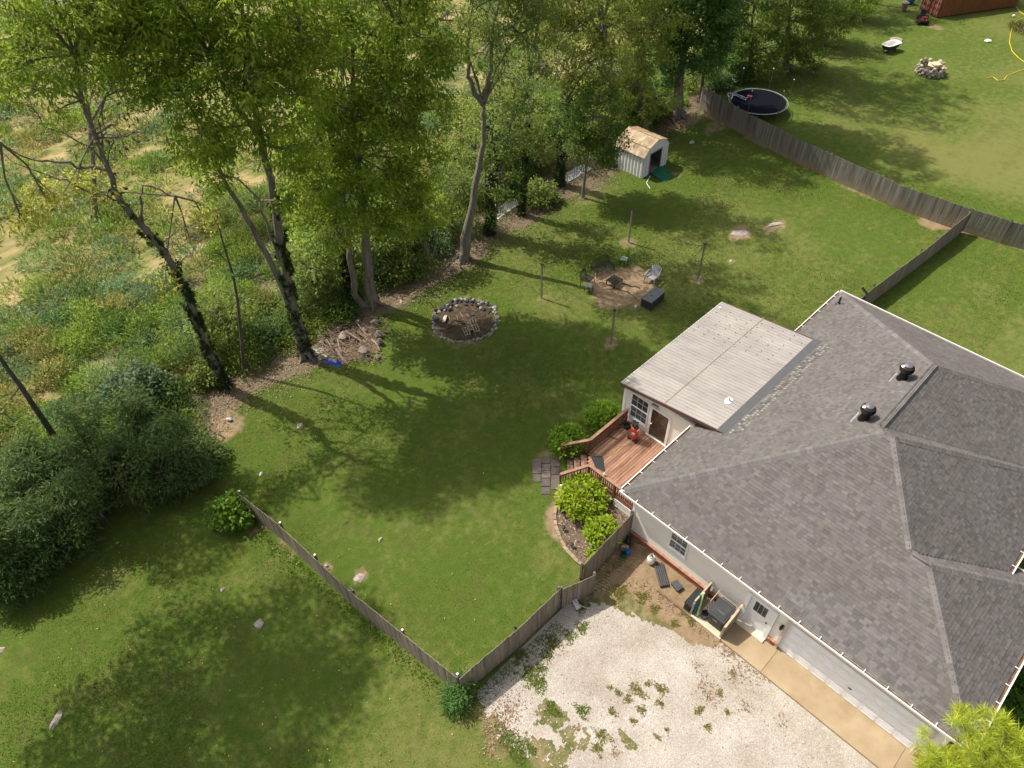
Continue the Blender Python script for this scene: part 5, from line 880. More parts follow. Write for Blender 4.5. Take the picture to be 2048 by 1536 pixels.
def tree(label, base, trunk, limbs=(), blobs=(), cols=PECAN, bark=m_bark, r0=.28, lsize=(.34, .13), droop=.45, dens=15.0, per=40, crad=.52, ivy=None, cat_='tree', name='tree', twig=True, dead=None, flare=1.5, sat=(1, 1, 1), group=None):
    """base: photo pixel of the foot; trunk/limbs/blobs: photo pixels, taken at the depth of the trunk (+ metres nearer)"""
    B = P(*base) if len(base) == 2 else Vector(base); t = thing(name, label, cat_, (B.x, B.y, 0), group)
    def pt(q):
        p = Q(B, q[0], q[1]); nb = q[2] if len(q) > 2 else 0
        if nb:                                                   # metres nearer to the camera along the line of sight
            o = Vector((0, 0, CAMH)); p = p+(o-p).normalized()*nb
        return p
    path = [B+Vector((0, 0, -.1))]+[pt(q) for q in trunk]; n = len(path); b = MB()
    rs = [r0*flare]+[r0*(1-.72*(i/(n-1))) for i in range(1, n)] if n > 1 else [r0]
    sp = smooth(path, r0*.12); ns = len(sp); rr_ = list(np.interp(np.linspace(0, n-1, ns), range(n), rs)); rr_[0] = rs[0]
    if ns > 1: rr_[1] = min(rr_[1], r0*1.1)
    b.tube([sp[0], sp[0].lerp(sp[1], .3)]+sp[1:], [rs[0], r0*1.1]+rr_[1:], 10)
    if flare > 1.3:
        for k in range(5):
            a_ = k*1.26+B.x; d = Vector((math.cos(a_), math.sin(a_), 0)); b.tube([B+d*r0*.6+Vector((0, 0, .55)), B+d*r0*1.5+Vector((0, 0, .12)), B+d*r0*2.6+Vector((0, 0, -.08))], [r0*.45, r0*.33, r0*.08], 6)
    for (st, pts_, r) in limbs:
        pp = smooth([path[st]]+[pt(q) for q in pts_], .06); b.tube(pp, [r*(1-.75*i/(len(pp)-1)) for i in range(len(pp))], 7)
    L = []; tops = path[max(1, n-3):]+[pt(l[1][-1]) for l in limbs]
    for (px, py, rp, *rest) in blobs:
        nb = rest[0] if rest else 0; kd = rest[1] if len(rest) > 1 else 1.0; fl = rest[2] if len(rest) > 2 else .85; cc_ = rest[3] if len(rest) > 3 else cols
        c = pt((px, py, nb)); r = rp*depth(c)/FPX; ncl = max(3, int(dens*kd*r*r)); q = clusters(c, (r, r, r*fl), ncl, per, crad, droop, cc_); L.append(q)
        s0 = min(tops, key=lambda p: (p-c).length+max(0, p.z-c.z)*.7)
        if twig:
            mid = s0.lerp(c, .55)+Vector((random.uniform(-.3, .3), random.uniform(-.3, .3), random.uniform(0, .4))); rr = min(.10, .025*r+.03); b.tube([s0, mid, c], [rr, rr*.7, rr*.4], 5, cap=False)
            for i in range(min(len(q[4]), int(9+r*3))): e = Vector(q[4][i]); b.tube([mid.lerp(c, random.random()), c.lerp(e, .55)+Vector((0, 0, random.uniform(-.2, .3))), e], [rr*.42, rr*.28, .008], 4, cap=False)
    if dead:
        for (a0, pts_, r) in dead: pp = smooth([pt(a0)]+[pt(q) for q in pts_], .13); b.tube(pp, [r*(1-.8*i/(len(pp)-1)) for i in range(len(pp))], 5); 
        for _ in range(150):
            a0, pts_, r = random.choice(dead); pp = [pt(a0)]+[pt(q) for q in pts_]; i = random.randrange(len(pp)-1); s_ = pp[i].lerp(pp[i+1], random.random()); e = s_+Vector((random.uniform(-1, 1), random.uniform(-1, 1), random.uniform(-.3, .9)))*random.uniform(.4, 1.1); b.tube([s_, s_.lerp(e, .5)+Vector((random.uniform(-.12, .12),)*3), e], [.016, .011, .005], 3, cap=False)
    b.build('trunk', bark, t)
    if L:
        pos, dr, nr, cl = cat(L); nn = len(pos); leaf_mesh('crown', pos, dr, nr, RN.uniform(.45, 1.5, nn)*lsize[0]*.78, RN.uniform(.6, 1.35, nn)*lsize[1]*.78, cl*np.array(sat)*LB, m_leaf, t)
    if ivy:
        LL = []
        for (i0, i1, rad, cnt) in ivy:
            for i in range(i0, i1):
                p, q = path[i], path[i+1]; k = int(cnt*(q-p).length); tt = RN.random((k, 1)); an = RN.random((k, 1))*6.283; ax = np.array(p)*(1-tt)+np.array(q)*tt; rr = rad*(.55+.6*RN.random((k, 1)))*(1-.25*tt)
                keep = (vnoise(an[:, 0]*1.1+i*7, tt[:, 0]*5+i*3, 4) > .30+.12*i); an = an[keep]; tt = tt[keep]; rr = rr[keep]; ax = ax[keep]; k = len(an); off = np.concatenate([np.cos(an)*rr, np.sin(an)*rr, RN.normal(0, .05, (k, 1))], 1); LL.append((ax+off, off+np.array((0, 0, -.25))+unit(k)*.25, unit(k)+off*4, mixcols(IVY, k, .2)))
        pos, dr, nr, cl = cat(LL); nn = len(pos); leaf_mesh('ivy', pos, dr, nr, RN.uniform(.12, .24, nn), RN.uniform(.10, .18, nn), cl*1.5, m_leaf, t)
    return t
# big pecans along the left of the yard
tree('tall pecan with ivy clad trunk and low fork at the left of the brush pile', (612, 712), [(592, 640), (573, 560), (560, 480), (545, 390), (525, 290), (508, 200), (500, 90)], [(1, [(548, 540), (505, 455), (465, 390), (438, 335), (415, 270)], .19), (6, [(560, 150), (600, 80)], .14), (5, [(455, 180), (420, 110)], .13), (2, [(540, 470), (520, 400)], .12)],
     [(410, 110, 115), (500, 40, 130), (565, 190, 85, 1.5), (400, 265, 70, 1, .8), (470, 250, 75, .5), (610, 90, 90), (310, 60, 95), (360, 175, 75), (520, -70, 140, 0, .6), (430, 345, 45, 0, .9), (575, 300, 60, 1, .9), (595, 400, 40, 1, .7), (390, 310, 50, .5, .8), (330, -40, 120), (505, 150, 80, 2), (470, -170, 120, 0, 0.30), (590, -190, 110, 0, 0.28), (380, -130, 100, 0, 0.30), (230, 20, 80), (200, 110, 55, 0, .7), (270, 150, 55, 0, .7), (530, -300, 90, 0, 0.28), (250, -90, 90, 0, 0.33)], r0=.32, ivy=[(0, 4, .33, 420)], dens=15)
tree('twin trunked pecan with one pale bare trunk beside the brush pile', (745, 608), [(738, 560), (732, 490), (722, 400), (712, 310), (705, 210), (705, 90)], [(0, [(716, 600), (704, 540), (694, 460), (688, 380), (682, 290)], .26), (5, [(770, 150), (800, 60)], .13), (4, [(640, 280), (610, 220)], .12), (4, [(790, 300), (830, 240)], .11)],
     [(690, 130, 125), (800, 80, 100), (635, 270, 90, 1.5, 1.1), (755, 290, 95, 2, 1.1), (835, 330, 70, 1, 1.1), (850, 220, 65), (620, 400, 60, 1.5, 1), (700, 400, 62, 2, 1), (655, 350, 60, 2), (800, 380, 60, 1.5), (865, 420, 45, 1, .8), (660, 470, 45, 1.5, .7), (745, 440, 48, 1.5, .8), (730, -50, 150, 0, .6), (620, 30, 90), (810, 430, 55, 1.5, .6), (880, 100, 55), (690, 220, 80, 2.5), (575, 300, 45, 1, .6), (780, 190, 80, 1), (680, -180, 130, 0, 0.28), (790, -150, 110, 0, 0.25), (730, -300, 110, 0, 0.25), (860, -50, 80, 0, 0.33)], r0=.33, dens=15.5, cols=PECAN)
tree('slender ivy covered trunk tight beside the pale pecan trunk', (706, 600), [(694, 540), (684, 460), (678, 380), (676, 300)], blobs=[(660, 330, 45, 0, .7), (700, 290, 40, 0, .7), (640, 470, 40, -.5, .6)], r0=.2, ivy=[(0, 4, .32, 480)], cols=DEEP, lsize=(.28, .12))
tree('leaning ivy clad dying tree with bare crooked limbs at the left', (452, 776), [(420, 710), (385, 620), (350, 540), (300, 470), (240, 400), (215, 335), (190, 270), (165, 200), (150, 110)], [(4, [(285, 440), (280, 395), (300, 372), (350, 392)], .09), (6, [(170, 335), (120, 325), (60, 318), (0, 285)], .08), (6, [(205, 290), (200, 230)], .07), (7, [(210, 275), (255, 272), (295, 250)], .06)],
     [(90, 395, 48, 0, .8, .45, YELL), (150, 375, 40, 0, .7, .45, YELL), (40, 430, 45, 0, .8, .45, YELL), (200, 385, 35, 0, .6, .5, YELL), (400, 420, 40, 0, .35, .6, YELL), (330, 560, 38, .5, .5, .7, YELL), (180, 260, 55, 0, .16, .7, [(.07, .04, .02), (.12, .12, .03)]), (380, 480, 50, 0, .2, .7, [(.10, .07, .03), (.14, .13, .03)]), (230, 250, 60, 0, .12, .7, [(.06, .035, .02)])]+[(x_, y_, r_, 0, k_, .8, PECAN) for x_, y_, r_, k_ in [(50, 90, 80, .9), (130, 60, 80, .9), (150, 150, 65, .9), (250, 70, 75, .8), (60, 180, 50, .8), (235, 180, 50, .7), (20, 20, 80, .8), (110, 225, 38, .6), (10, 140, 55, .8), (190, 10, 80, .8), (70, -60, 90, .7), (200, -100, 100, .7), (310, 60, 60, .6)]], r0=.21, bark=m_bark, ivy=[(0, 6, .27, 380)], per=30, crad=.7, lsize=(.30, .13),
     dead=[((240, 400), [(180, 385), (120, 360), (40, 330), (-20, 290)], .05), ((190, 295), [(205, 240), (190, 200), (180, 170)], .04), ((210, 330), [(150, 280), (80, 235), (50, 195)], .045), ((215, 325), [(225, 270), (300, 262)], .04), ((320, 500), [(345, 470), (380, 455), (440, 420)], .03), ((352, 540), [(385, 510), (400, 470), (395, 430)], .03)])
tree('thin brown sapling trunk between the two ivy clad trees', (487, 750), [(480, 650), (468, 560), (450, 500), (430, 430)], blobs=[(425, 440, 35, 0, .35, .8, YELL), (450, 520, 30, 0, .35, .8, OAK)], r0=.10, flare=1.1, bark=m_bark2, per=16)
tree('bushy pecan whose crown fills the upper left corner', (192, 440), [(188, 400), (186, 330), (180, 250), (170, 170), (165, 100)], [(3, [(120, 120), (80, 80)], .09), (3, [(240, 150), (290, 90)], .09)], [(130, 60, 60), (190, 110, 55), (240, 60, 60), (190, 40, 60), (170, 170, 40, 0, .8), (200, -40, 80)], r0=.22, cols=[(.12, .155, .025), (.15, .175, .03), (.09, .125, .02)], dens=8.5)
tree('dark slanting trunk leaning in from the left edge', (122, 896), [(80, 830), (40, 770), (0, 715), (-60, 640), (-130, 560)], [(2, [(20, 800), (-10, 830)], .05)], [(-170, 480, 130), (-280, 420, 140), (-120, 330, 90, 0, .6), (10, 820, 28, 0, .4), (35, 850, 30, 0, .4)], r0=.16, flare=1.2, bark=m_bark2, cols=OAK)
tree('tall oak beyond the left edge shading the front lawn', (-3.5, 27.5, 0), [], blobs=[], r0=.1) if False else None
def world_tree(label, base, h, crowns, cols, name='tree', r0=.3, dens=9, bark=m_bark):
    t = thing(name, label, 'tree', (*base, 0)); b = MB(); B = Vector((*base, 0)); b.tube([B+Vector((0, 0, -.1)), B+Vector((0, 0, .5)), B+Vector((.1, .1, h*.55)), B+Vector((.2, 0, h*.9))], [r0*1.4, r0, r0*.7, r0*.25], 9); L = []
    for (cx_, cy_, cz_, r) in crowns:
        q = clusters((cx_, cy_, cz_), (r, r, r*.8), int(dens*r*r), 36, .65, .4, cols); L.append(q); c = Vector((cx_, cy_, cz_)); s0 = B+Vector((.1, .1, min(h*.8, max(2, cz_-2)))); b.tube([s0, c], [.1, .04], 5)
        for e in q[4][:12]: b.tube([s0.lerp(c, .8), Vector(e)], [.04, .01], 4, cap=False)
    b.build('trunk', bark, t); pos, dr, nr, cl = cat(L); nn = len(pos); leaf_mesh('crown', pos, dr, nr, RN.uniform(.2, .34, nn), RN.uniform(.08, .13, nn), cl*LB, m_leaf, t); return t
world_tree('tall leafy oak just beyond the left edge shading the lower lawn', (-14, 27.5), 16, [(-.6, 27.2, 17.5, 2.9), (-3.8, 28.0, 15.2, 3.0), (-7.2, 26, 13, 3.0), (-2.6, 25.2, 17.0, 2.6), (-7.5, 23.5, 13.0, 2.4), (-5.0, 23.0, 16, 2.2)], OAK, dens=15)
tree('small pale multi stem sapling left of the leaning bare trunk', (858, 530), [(852, 490), (845, 450), (835, 400)], [(0, [(872, 490), (870, 440)], .06)], [(840, 400, 40, 0, .8), (870, 430, 32, 0, .7), (820, 440, 30, 0, .6)], r0=.10, flare=1.2, cols=PECAN)
tree('tall bare trunked tree forking high above the fire ring', (926, 520), [(936, 450), (948, 390), (962, 310), (968, 240), (966, 210)], [(5, [(945, 175), (938, 130), (940, 60), (945, 0)], .17), (5, [(975, 170), (983, 120), (985, 60), (1010, -20)], .17), (5, [(975, 190), (1010, 110), (1040, 70)], .10), (5, [(940, 120), (900, 80), (880, 40)], .06)],
     [(940, 50, 50, 0, .55), (1010, 60, 62, 0, .6), (1065, 50, 60, 0, .6), (900, 20, 50, 0, .5), (985, 0, 70, 0, .6), (1010, 140, 40, 0, .5), (945, 140, 32, 0, .45), (1080, 110, 45, 0, .5), (970, 85, 45, 1, .45), (1050, -30, 80, 0, .7), (980, -120, 90, 0, .6), (1060, -150, 90, 0, .6), (920, -170, 95, 0, .5), (1000, -250, 100, 0, .45), (1090, -250, 90, 0, .45), (1000, 200, 22, 0, .5)], r0=.30, flare=1.9, cols=OAK, lsize=(.28, .12))
tree('clump of three trunks thick with ivy beside the lattice panel', (979, 468), [(982, 420), (985, 350), (985, 280), (978, 220)], [(0, [(990, 440), (1000, 350), (1020, 250), (1030, 180)], .17), (0, [(972, 420), (968, 330)], .13), (3, [(1040, 220), (1060, 150)], .08)], [(1010, 230, 50, 0, .9), (985, 300, 38, .3, .9), (1060, 200, 45, 0, .7), (1030, 290, 38, 0, .8), (970, 370, 30, .2, .9), (1010, 370, 34, .2, .8), (1020, 150, 50, 0, .7), (1075, 130, 50, 0, .7), (1080, -50, 85, 0, .5), (1030, -150, 90, 0, .45), (1120, -140, 80, 0, .5), (995, 430, 26, .2, .7)], r0=.18, flare=1.2, cols=DEEP+OAK, ivy=[(0, 4, .34, 420)], lsize=(.26, .13), droop=.2)
tree('thin ivy wrapped sapling rising by the lattice panel', (1042, 430), [(1046, 370), (1050, 300), (1055, 240)], blobs=[(1058, 230, 38, 0, .7), (1075, 290, 34, 0, .6), (1040, 270, 30, 0, .6)], r0=.09, flare=1.1, cols=OAK, ivy=[(0, 3, .24, 300)])
tree('tree with an ivy darkened trunk behind the brush near the shed', (1118, 370), [(1122, 320), (1126, 250), (1132, 200), (1138, 150)], [(3, [(1180, 130), (1210, 80)], .09)], [(1140, 60, 80), (1200, 40, 80), (1110, 120, 50, 0, .8), (1190, 120, 60, 0, .8), (1140, -30, 90), (1140, -150, 100, 0, .6), (1170, -260, 90, 0, .5), (1100, 20, 60), (1160, 170, 40, 0, .7), (1225, 130, 45, 0, .7)], r0=.18, cols=[(.11, .125, .025), (.14, .15, .03), (.085, .105, .02)], ivy=[(0, 4, .36, 380)], dens=8)
tree('small dense round crowned tree standing left of the shed', (1166, 396), [(1170, 350), (1178, 300), (1186, 240)], blobs=[(1190, 235, 62, 0, 1.3), (1160, 275, 45, .3, 1.2), (1215, 280, 48, .3, 1.2), (1190, 300, 45, .5, 1.2), (1195, 190, 40, 0, 1.2), (1150, 230, 35, 0, 1.0)], r0=.12, flare=1.2, cols=[(.045, .08, .013), (.06, .095, .016), (.03, .06, .010), (.09, .11, .02)], lsize=(.22, .11), dens=16)
tree('light yellow green tree filling the gap behind the shed', (1292, 268), [(1288, 230), (1280, 170), (1275, 110)], blobs=[(1250, 60, 80), (1290, 110, 60, 0, .8), (1240, 140, 60, 0, .8), (1275, 170, 50, 0, .7), (1310, 40, 70), (1230, 210, 45, 0, .8), (1280, 215, 45, 0, .8), (1250, -30, 90), (1320, 190, 40, 0, .7), (1260, -140, 110, 0, .6), (1310, -230, 110, 0, .5), (1220, -260, 100, 0, .5), (1290, -330, 90, 0, .5)], r0=.18, cols=[(.13, .155, .03), (.16, .18, .035), (.10, .13, .025)], dens=9)
tree('stout straight trunk at the end of the long grey fence', (1352, 231), [(1357, 185), (1362, 140), (1368, 100), (1375, 60)], [(3, [(1400, 70), (1430, 40)], .14), (3, [(1340, 80), (1320, 50)], .14)], [(1395, 30, 65, 0, 1.1), (1425, 85, 45, 0, 1), (1345, 100, 42, 0, .9), (1400, 120, 36, .5, .8), (1330, 40, 55), (1370, -30, 90), (1330, 150, 32, .5, .8), (1440, 20, 50), (1400, -140, 100, 0, .6), (1450, -260, 120, 0, .5), (1390, -330, 120, 0, .45), (1480, -420, 140, 0, .45), (1500, -160, 90, 0, .6)], r0=.50, flare=1.45, cols=[(.055, .105, .025), (.075, .125, .03), (.045, .085, .02)], lsize=(.34, .2), droop=.2)
tree('slim dark trunk behind the near end of the grey fence', (1402, 196), [(1405, 160), (1408, 120), (1412, 80)], blobs=[(1415, 90, 42), (1440, 130, 36, 0, .8), (1400, 140, 30, 0, .7)], r0=.18, flare=1.2, bark=m_bark2, cols=DEEP)
DK = [(.055, .085, .015), (.075, .105, .018), (.04, .065, .012), (.10, .125, .02)]
tree('dark tree overhanging the trampoline from behind', (1500, 158), [(1502, 120), (1503, 80), (1505, 30)], blobs=[(1500, 50, 65), (1470, 95, 45), (1530, 95, 48), (1510, 0, 80), (1490, 130, 34), (1450, 40, 50), (1540, 130, 34), (1455, 150, 30, 0, .8), (1540, -120, 100, 0, .6), (1560, -260, 120, 0, .5), (1610, -360, 120, 0, .45)], r0=.28, cols=DK, dens=9)
tree('broad dark tree beyond the trampoline, left of the shaded lawn', (1572, 140), [(1574, 100), (1577, 50), (1580, 0)], blobs=[(1580, 40, 65), (1610, 80, 48), (1560, 95, 45), (1590, -20, 80), (1570, 120, 30), (1625, 115, 30), (1640, 30, 50), (1620, -150, 110, 0, .6), (1680, -260, 110, 0, .5)], r0=.28, cols=DK, dens=9)
tree('dark tree arching over the shaded lawn left of the bathtub', (1642, 90), [(1644, 60), (1648, 20), (1650, -30)], blobs=[(1650, 20, 55), (1680, 45, 38), (1660, -30, 70), (1630, 70, 32), (1690, 10, 40)], r0=.26, cols=DK, dens=9)
tree('yellowish green tree nearest the container at the top', (1712, 42), [(1714, 20), (1716, -10), (1718, -50)], blobs=[(1715, -10, 45), (1700, 15, 30), (1735, 5, 28), (1720, -60, 60)], r0=.22, cols=PECAN, dens=9)
world_tree('leafy tree beyond the top edge shading the mower and container doors', (86, 36.5), 11, [(86, 34, 9.5, 3.4), (89.5, 33.5, 10, 3.4), (83, 35.5, 9, 3.0)], DK, dens=8)
world_tree('tree beyond the top edge shading the lawn before the container', (96, 31.5), 13, [(95, 31, 11, 4.2), (99, 30, 11.5, 4.2), (92, 33, 10, 3.8), (101, 27.5, 13.5, 3.6)], DK, dens=6)
p = P(2056, 62); lt = thing('tree', 'leafless grey trunk base at the right edge ringed by the yellow hose', 'tree', (p.x, p.y, 0)); b = MB(); b.tube([(p.x, p.y, -.1), (p.x, p.y, .3), (p.x+.1, p.y, 3), (p.x+.4, p.y, 7)], [.75, .5, .42, .35], 10); b.build('trunk', m_bark, lt); q = clusters((p.x+2.5, p.y-2, 10), (4, 4, 3), 140, 24, .65, .4, DK); leaf_mesh('crown', *q[:2], q[2], .4, .15, q[3], m_leaf, lt); k = 900; an = RN.random(k)*6.28; rr = RN.random(k)**.5*1.9; leaf_mesh('basal_growth', np.stack([p.x+np.cos(an)*rr, p.y+np.sin(an)*rr, RN.uniform(0, .25, k)], -1), unit(k)*.5+np.array((0, 0, .8)), unit(k), .4, .05, mixcols([(.12, .13, .035), (.17, .15, .06)], k), m_leaf, lt)
for x, y, h, r, cl_, l in [(15.4, 33.6, 5, 1.5, OAK, 'leafy sapling between the forked pecan and the pale trunked one'), (20.6, 33.6, 5.5, 1.7, OAK, 'leafy sapling right of the pale pecan trunk'), (23.0, 34.6, 4.5, 1.4, PECAN, 'leafy sapling left of the tall bare trunk'), (26.6, 33.8, 5.5, 1.5, DEEP+OAK, 'leafy sapling between the bare trunk and the triple trunks'), (31.0, 36.0, 6, 1.8, OAK, 'leafy sapling behind the lattice panel nearer the fire ring'), (35.2, 36.4, 6, 1.9, OAK, 'leafy sapling behind the lattice panel nearer the shed'), (38.6, 35.2, 5.5, 1.6, DEEP+OAK, 'leafy sapling behind the small dense round tree'), (47.0, 35.6, 6, 1.8, OAK, 'leafy sapling between the shed and the stout trunk'), (9.6, 34.0, 4.5, 1.4, OAK, 'leafy sapling left of the forked pecan trunk'), (18.2, 36.4, 6, 1.8, PECAN, 'leafy sapling standing behind the twin pecan trunks')]:
    world_tree(l, (x, y), h, [(x, y, h*.68, r), (x+r*.6, y-.2, h*.5, r*.75), (x-r*.5, y+.2, h*.42, r*.8)], cl_, 'sapling', .07, 13)['group'] = 'saplings in the tree line'
# distant field trees at the top
for k, (px, py, rp, l) in enumerate([(665, 70, 50, 'yellow green field tree seen between the pecan crowns'), (850, 30, 40, 'field tree behind the forking bare trunk'), (1170, 190, 45, 'shrubby field tree behind the dense round tree'), (20, 190, 40, 'low green field bush at the far left edge'), (930, 225, 40, 'bluish green field shrub behind the forked trunk'), (900, 320, 36, 'pale field shrub left of the triple trunk')]):
    B = P(px, py+rp*.7); c = P(px, py+rp*.7)+Vector((0, 0, 1.4)); r = rp*depth(c)/FPX; t = thing('field_tree', l, 'tree', (B.x, B.y, 0)); MB().tube([(B.x, B.y, -.1), (B.x, B.y, 1.6)], [.12, .07], 6).build('trunk', m_bark2, t); q = clusters(c, (r, r, r*.6), int(30*min(r, 3)), 24, .6, .2, [(.13, .15, .03), (.09, .13, .03), (.16, .17, .035)]); nn = len(q[0]); leaf_mesh('crown', *q[:2], q[2], .30, .11, q[3]*LB, m_leaf, t)
# ---- shrubs
def shrub(label, base, blobs, cols, ls, dens=30, per=22, crad=.4, droop=.1, name='shrub', catg='shrub', stems=5, shell=.5, group=None, sat=1.0):
    B = Vector((*P(*base)[:2], 0)) if len(base) == 2 else Vector(base); t = thing(name, label, catg, B, group); b = MB(); L = []
    for (x, y, z, rx, ry, rz) in blobs:
        q = clusters((B.x+x, B.y+y, z), (rx, ry, rz), max(3, int(dens*rx*ry)), per, crad, droop, cols, shell); L.append(q)
        for e in q[4][:stems]: b.tube([B+Vector((x*.5, y*.5, 0)), Vector(e)], [.035, .01], 4, cap=False)
    b.build('stems', m_bark2, t); pos, dr, nr, cl = cat(L); ok = pos[:, 2] > .02; nn = ok.sum(); leaf_mesh('foliage', pos[ok], dr[ok], nr[ok], RN.uniform(.7, 1.2, nn)*ls[0], RN.uniform(.8, 1.2, nn)*ls[1], cl[ok]*sat*(2.1 if 'hydr' not in name else 1.6), m_leaf, t); return t
for base, r, h, l, c_ in [((1137, 897), .92, .62, 'bright green rounded shrub beside the left stair railing', HYDR), ((1206, 848), .85, .62, 'bright green rounded shrub below the sunroom railing', HYDR), ((1163, 1008), 1.12, .62, 'largest yellow green shrub in the mulch bed by the lattice', [(.21, .28, .018), (.26, .31, .022), (.15, .23, .015)]), ((1203, 1078), .75, .5, 'smaller yellow green shrub against the short tall fence', [(.20, .27, .018), (.24, .30, .022), (.14, .22, .015)])]:
    shrub(l, base, [(0, 0, h, r, r, h*.95)], c_, (.20, .11), dens=105, per=16, crad=.2, droop=-.1, shell=.8, name='hydrangea_shrub', group='bright green shrubs round the deck')
shrub('tiny yellow green shoot at the tip of the mulch bed', (1186, 1112), [(0, 0, .18, .25, .22, .2)], [(.20, .27, .02), (.14, .22, .015)], (.18, .1), dens=160, per=12, crad=.15)
shrub('ferny green weed sprouting at the fence corner by the gravel', (917, 1402), [(.05, 0, .55, .62, .5, .55), (.4, .1, .75, .35, .35, .4), (-.35, .15, .4, .45, .4, .4)], [(.06, .12, .03), (.08, .145, .035), (.045, .09, .022)], (.20, .045), dens=130, per=22, crad=.3, droop=-.1, name='weed')
rp = random.Random(4); pb = [(-1.5, 1.5, 1.6, 2.4, 2.1, 1.6), (1.2, .6, 1.7, 1.9, 1.7, 1.5), (.2, 2.8, 1.7, 2.0, 1.8, 1.4), (2.4, 1.8, 1.3, 1.4, 1.3, 1.2), (-2.2, -.4, 1.2, 1.6, 1.4, 1.2), (-3.8, 1.6, 1.4, 1.8, 1.8, 1.3), (3.4, .9, 1.0, 1.0, 1.0, .9), (4.1, -.3, .9, .9, .8, .8), (3.9, 1.7, 1.0, 1.1, 1.0, .9), (2.2, -.6, .8, 1.1, .9, .8), (4.4, -1.2, .8, .9, .8, .8), (3.2, -1.2, .9, 1.0, .9, .9), (5.0, -.3, .7, .8, .7, .7), (4.9, .8, .7, .7, .7, .7), (-4.5, -.8, 1.1, 1.6, 1.4, 1.1), (-2.6, 3.2, 1.4, 2.0, 1.8, 1.3)]
pb += [(rp.uniform(-5, 4.2), rp.uniform(-1, 3.6), rp.uniform(1.4, 3.6), *(rp.uniform(.45, .95),)*2, rp.uniform(.4, .9)) for _ in range(34)]
shrub('huge dark privet mass spreading over the lower left lawn edge', (225, 1030), pb, [(q[0]*1.05, q[1]*1.05, q[2]*1.05) for q in PRIV]+[(.075, .095, .02), (.03, .05, .016)], (.27, .06), dens=40, per=36, crad=.42, droop=.25, shell=.6, name='privet_shrub', sat=.95)
shrub('ivy draped dark mound above the privet', (285, 810), [(0, 0, 1.2, 1.6, 1.3, 1.3), (.9, -.6, .9, 1.1, 1.0, 1.0), (-1.1, .3, .9, 1.1, 1.0, 1.0)], [(.05, .085, .035), (.07, .105, .05), (.035, .06, .024), (.11, .14, .08)], (.20, .16), dens=40, per=22, crad=.35, shell=.75, droop=.3)
shrub('bright green leafy bush at the post end of the left fence', (472, 1040), [(0, 0, .75, .85, .8, .75), (.3, -.3, .5, .6, .55, .5), (-.4, .4, .7, .6, .6, .6)], [(.085, .15, .016), (.11, .18, .02), (.06, .115, .012)], (.22, .13), dens=70, per=18, crad=.3, shell=.65)
shrub('yellow tinged bush low at the left edge beside the privet', (15, 1030), [(-.3, 0, 1.0, 1.3, 1.1, 1.0)], YELL+OAK, (.24, .07), dens=38, per=24)
for k, (px, py, r, c_, l) in enumerate([(640, 560, 1.2, PRIV, 'dark bush right of the forked pecan trunk'), (800, 560, 1.3, OAK, 'mid green bush right of the pale pecan trunk'), (690, 640, .8, DEEP, 'dark low bush behind the brush pile'), (540, 690, 1.0, PRIV, 'green bush at the foot of the forked pecan'), (420, 770, .9, OAK, 'leafy bush at the foot of the leaning tree'), (1085, 410, 1.2, OAK, 'bush behind the nearer lattice panel'), (1035, 392, .8, DEEP, 'dark shrub behind the triple trunk'), (1225, 330, 1.0, DEEP, 'dark shrub against the left of the shed'), (1310, 240, 1.4, OAK, 'bush between shed and stout trunk'), (1440, 180, 1.2, PRIV, 'bush behind the near end of the grey fence'), (1480, 165, 1.1, DEEP, 'dark shrub left of the trampoline'), (560, 640, 1.0, OAK, 'bush crowding the left side of the forked pecan'), (780, 470, 1.4, PECAN, 'pale bush behind the small sapling'), (880, 490, 1.0, OAK, 'bush behind the bare trunked tree')]):
    shrub(l, (px, py), [(0, .4, r*.65, r, r, r*.7), (r*.5, 0, r*.45, r*.6, r*.6, r*.5)], c_, (.26, .11), dens=42, per=22, crad=.4, name='bush', group='bushes along the tree line')
shrub('dark green hedge along the right wall of the garage', (19.5, -5.9, 0), [(-1.5, 0, .6, 1.3, .75, .6), (.5, .1, .6, 1.3, .75, .6), (2.6, .1, .6, 1.3, .75, .6), (4.6, .3, .6, 1.2, .8, .6)], [(.045, .10, .010), (.065, .13, .014), (.03, .07, .008)], (.20, .08), dens=110, per=16, crad=.22, shell=.75, droop=-.1, name='hedge', catg='hedge')
shrub('pale green shrubs on brown mulch beyond the dark hedge', (18.6, -7.2, 0), [(0, 0, .35, .7, .5, .35), (1.6, .1, .35, .7, .5, .35)], [(.12, .17, .03), (.16, .2, .04)], (.18, .08), dens=110, per=14, crad=.2)
shrub('leafy green bush just behind the house at the right edge', (25.6, -4.6, 0), [(0, 0, .8, 1.5, 1.0, .8)], [(.045, .10, .010), (.065, .13, .014)], (.22, .1), dens=80, per=16, crad=.25)
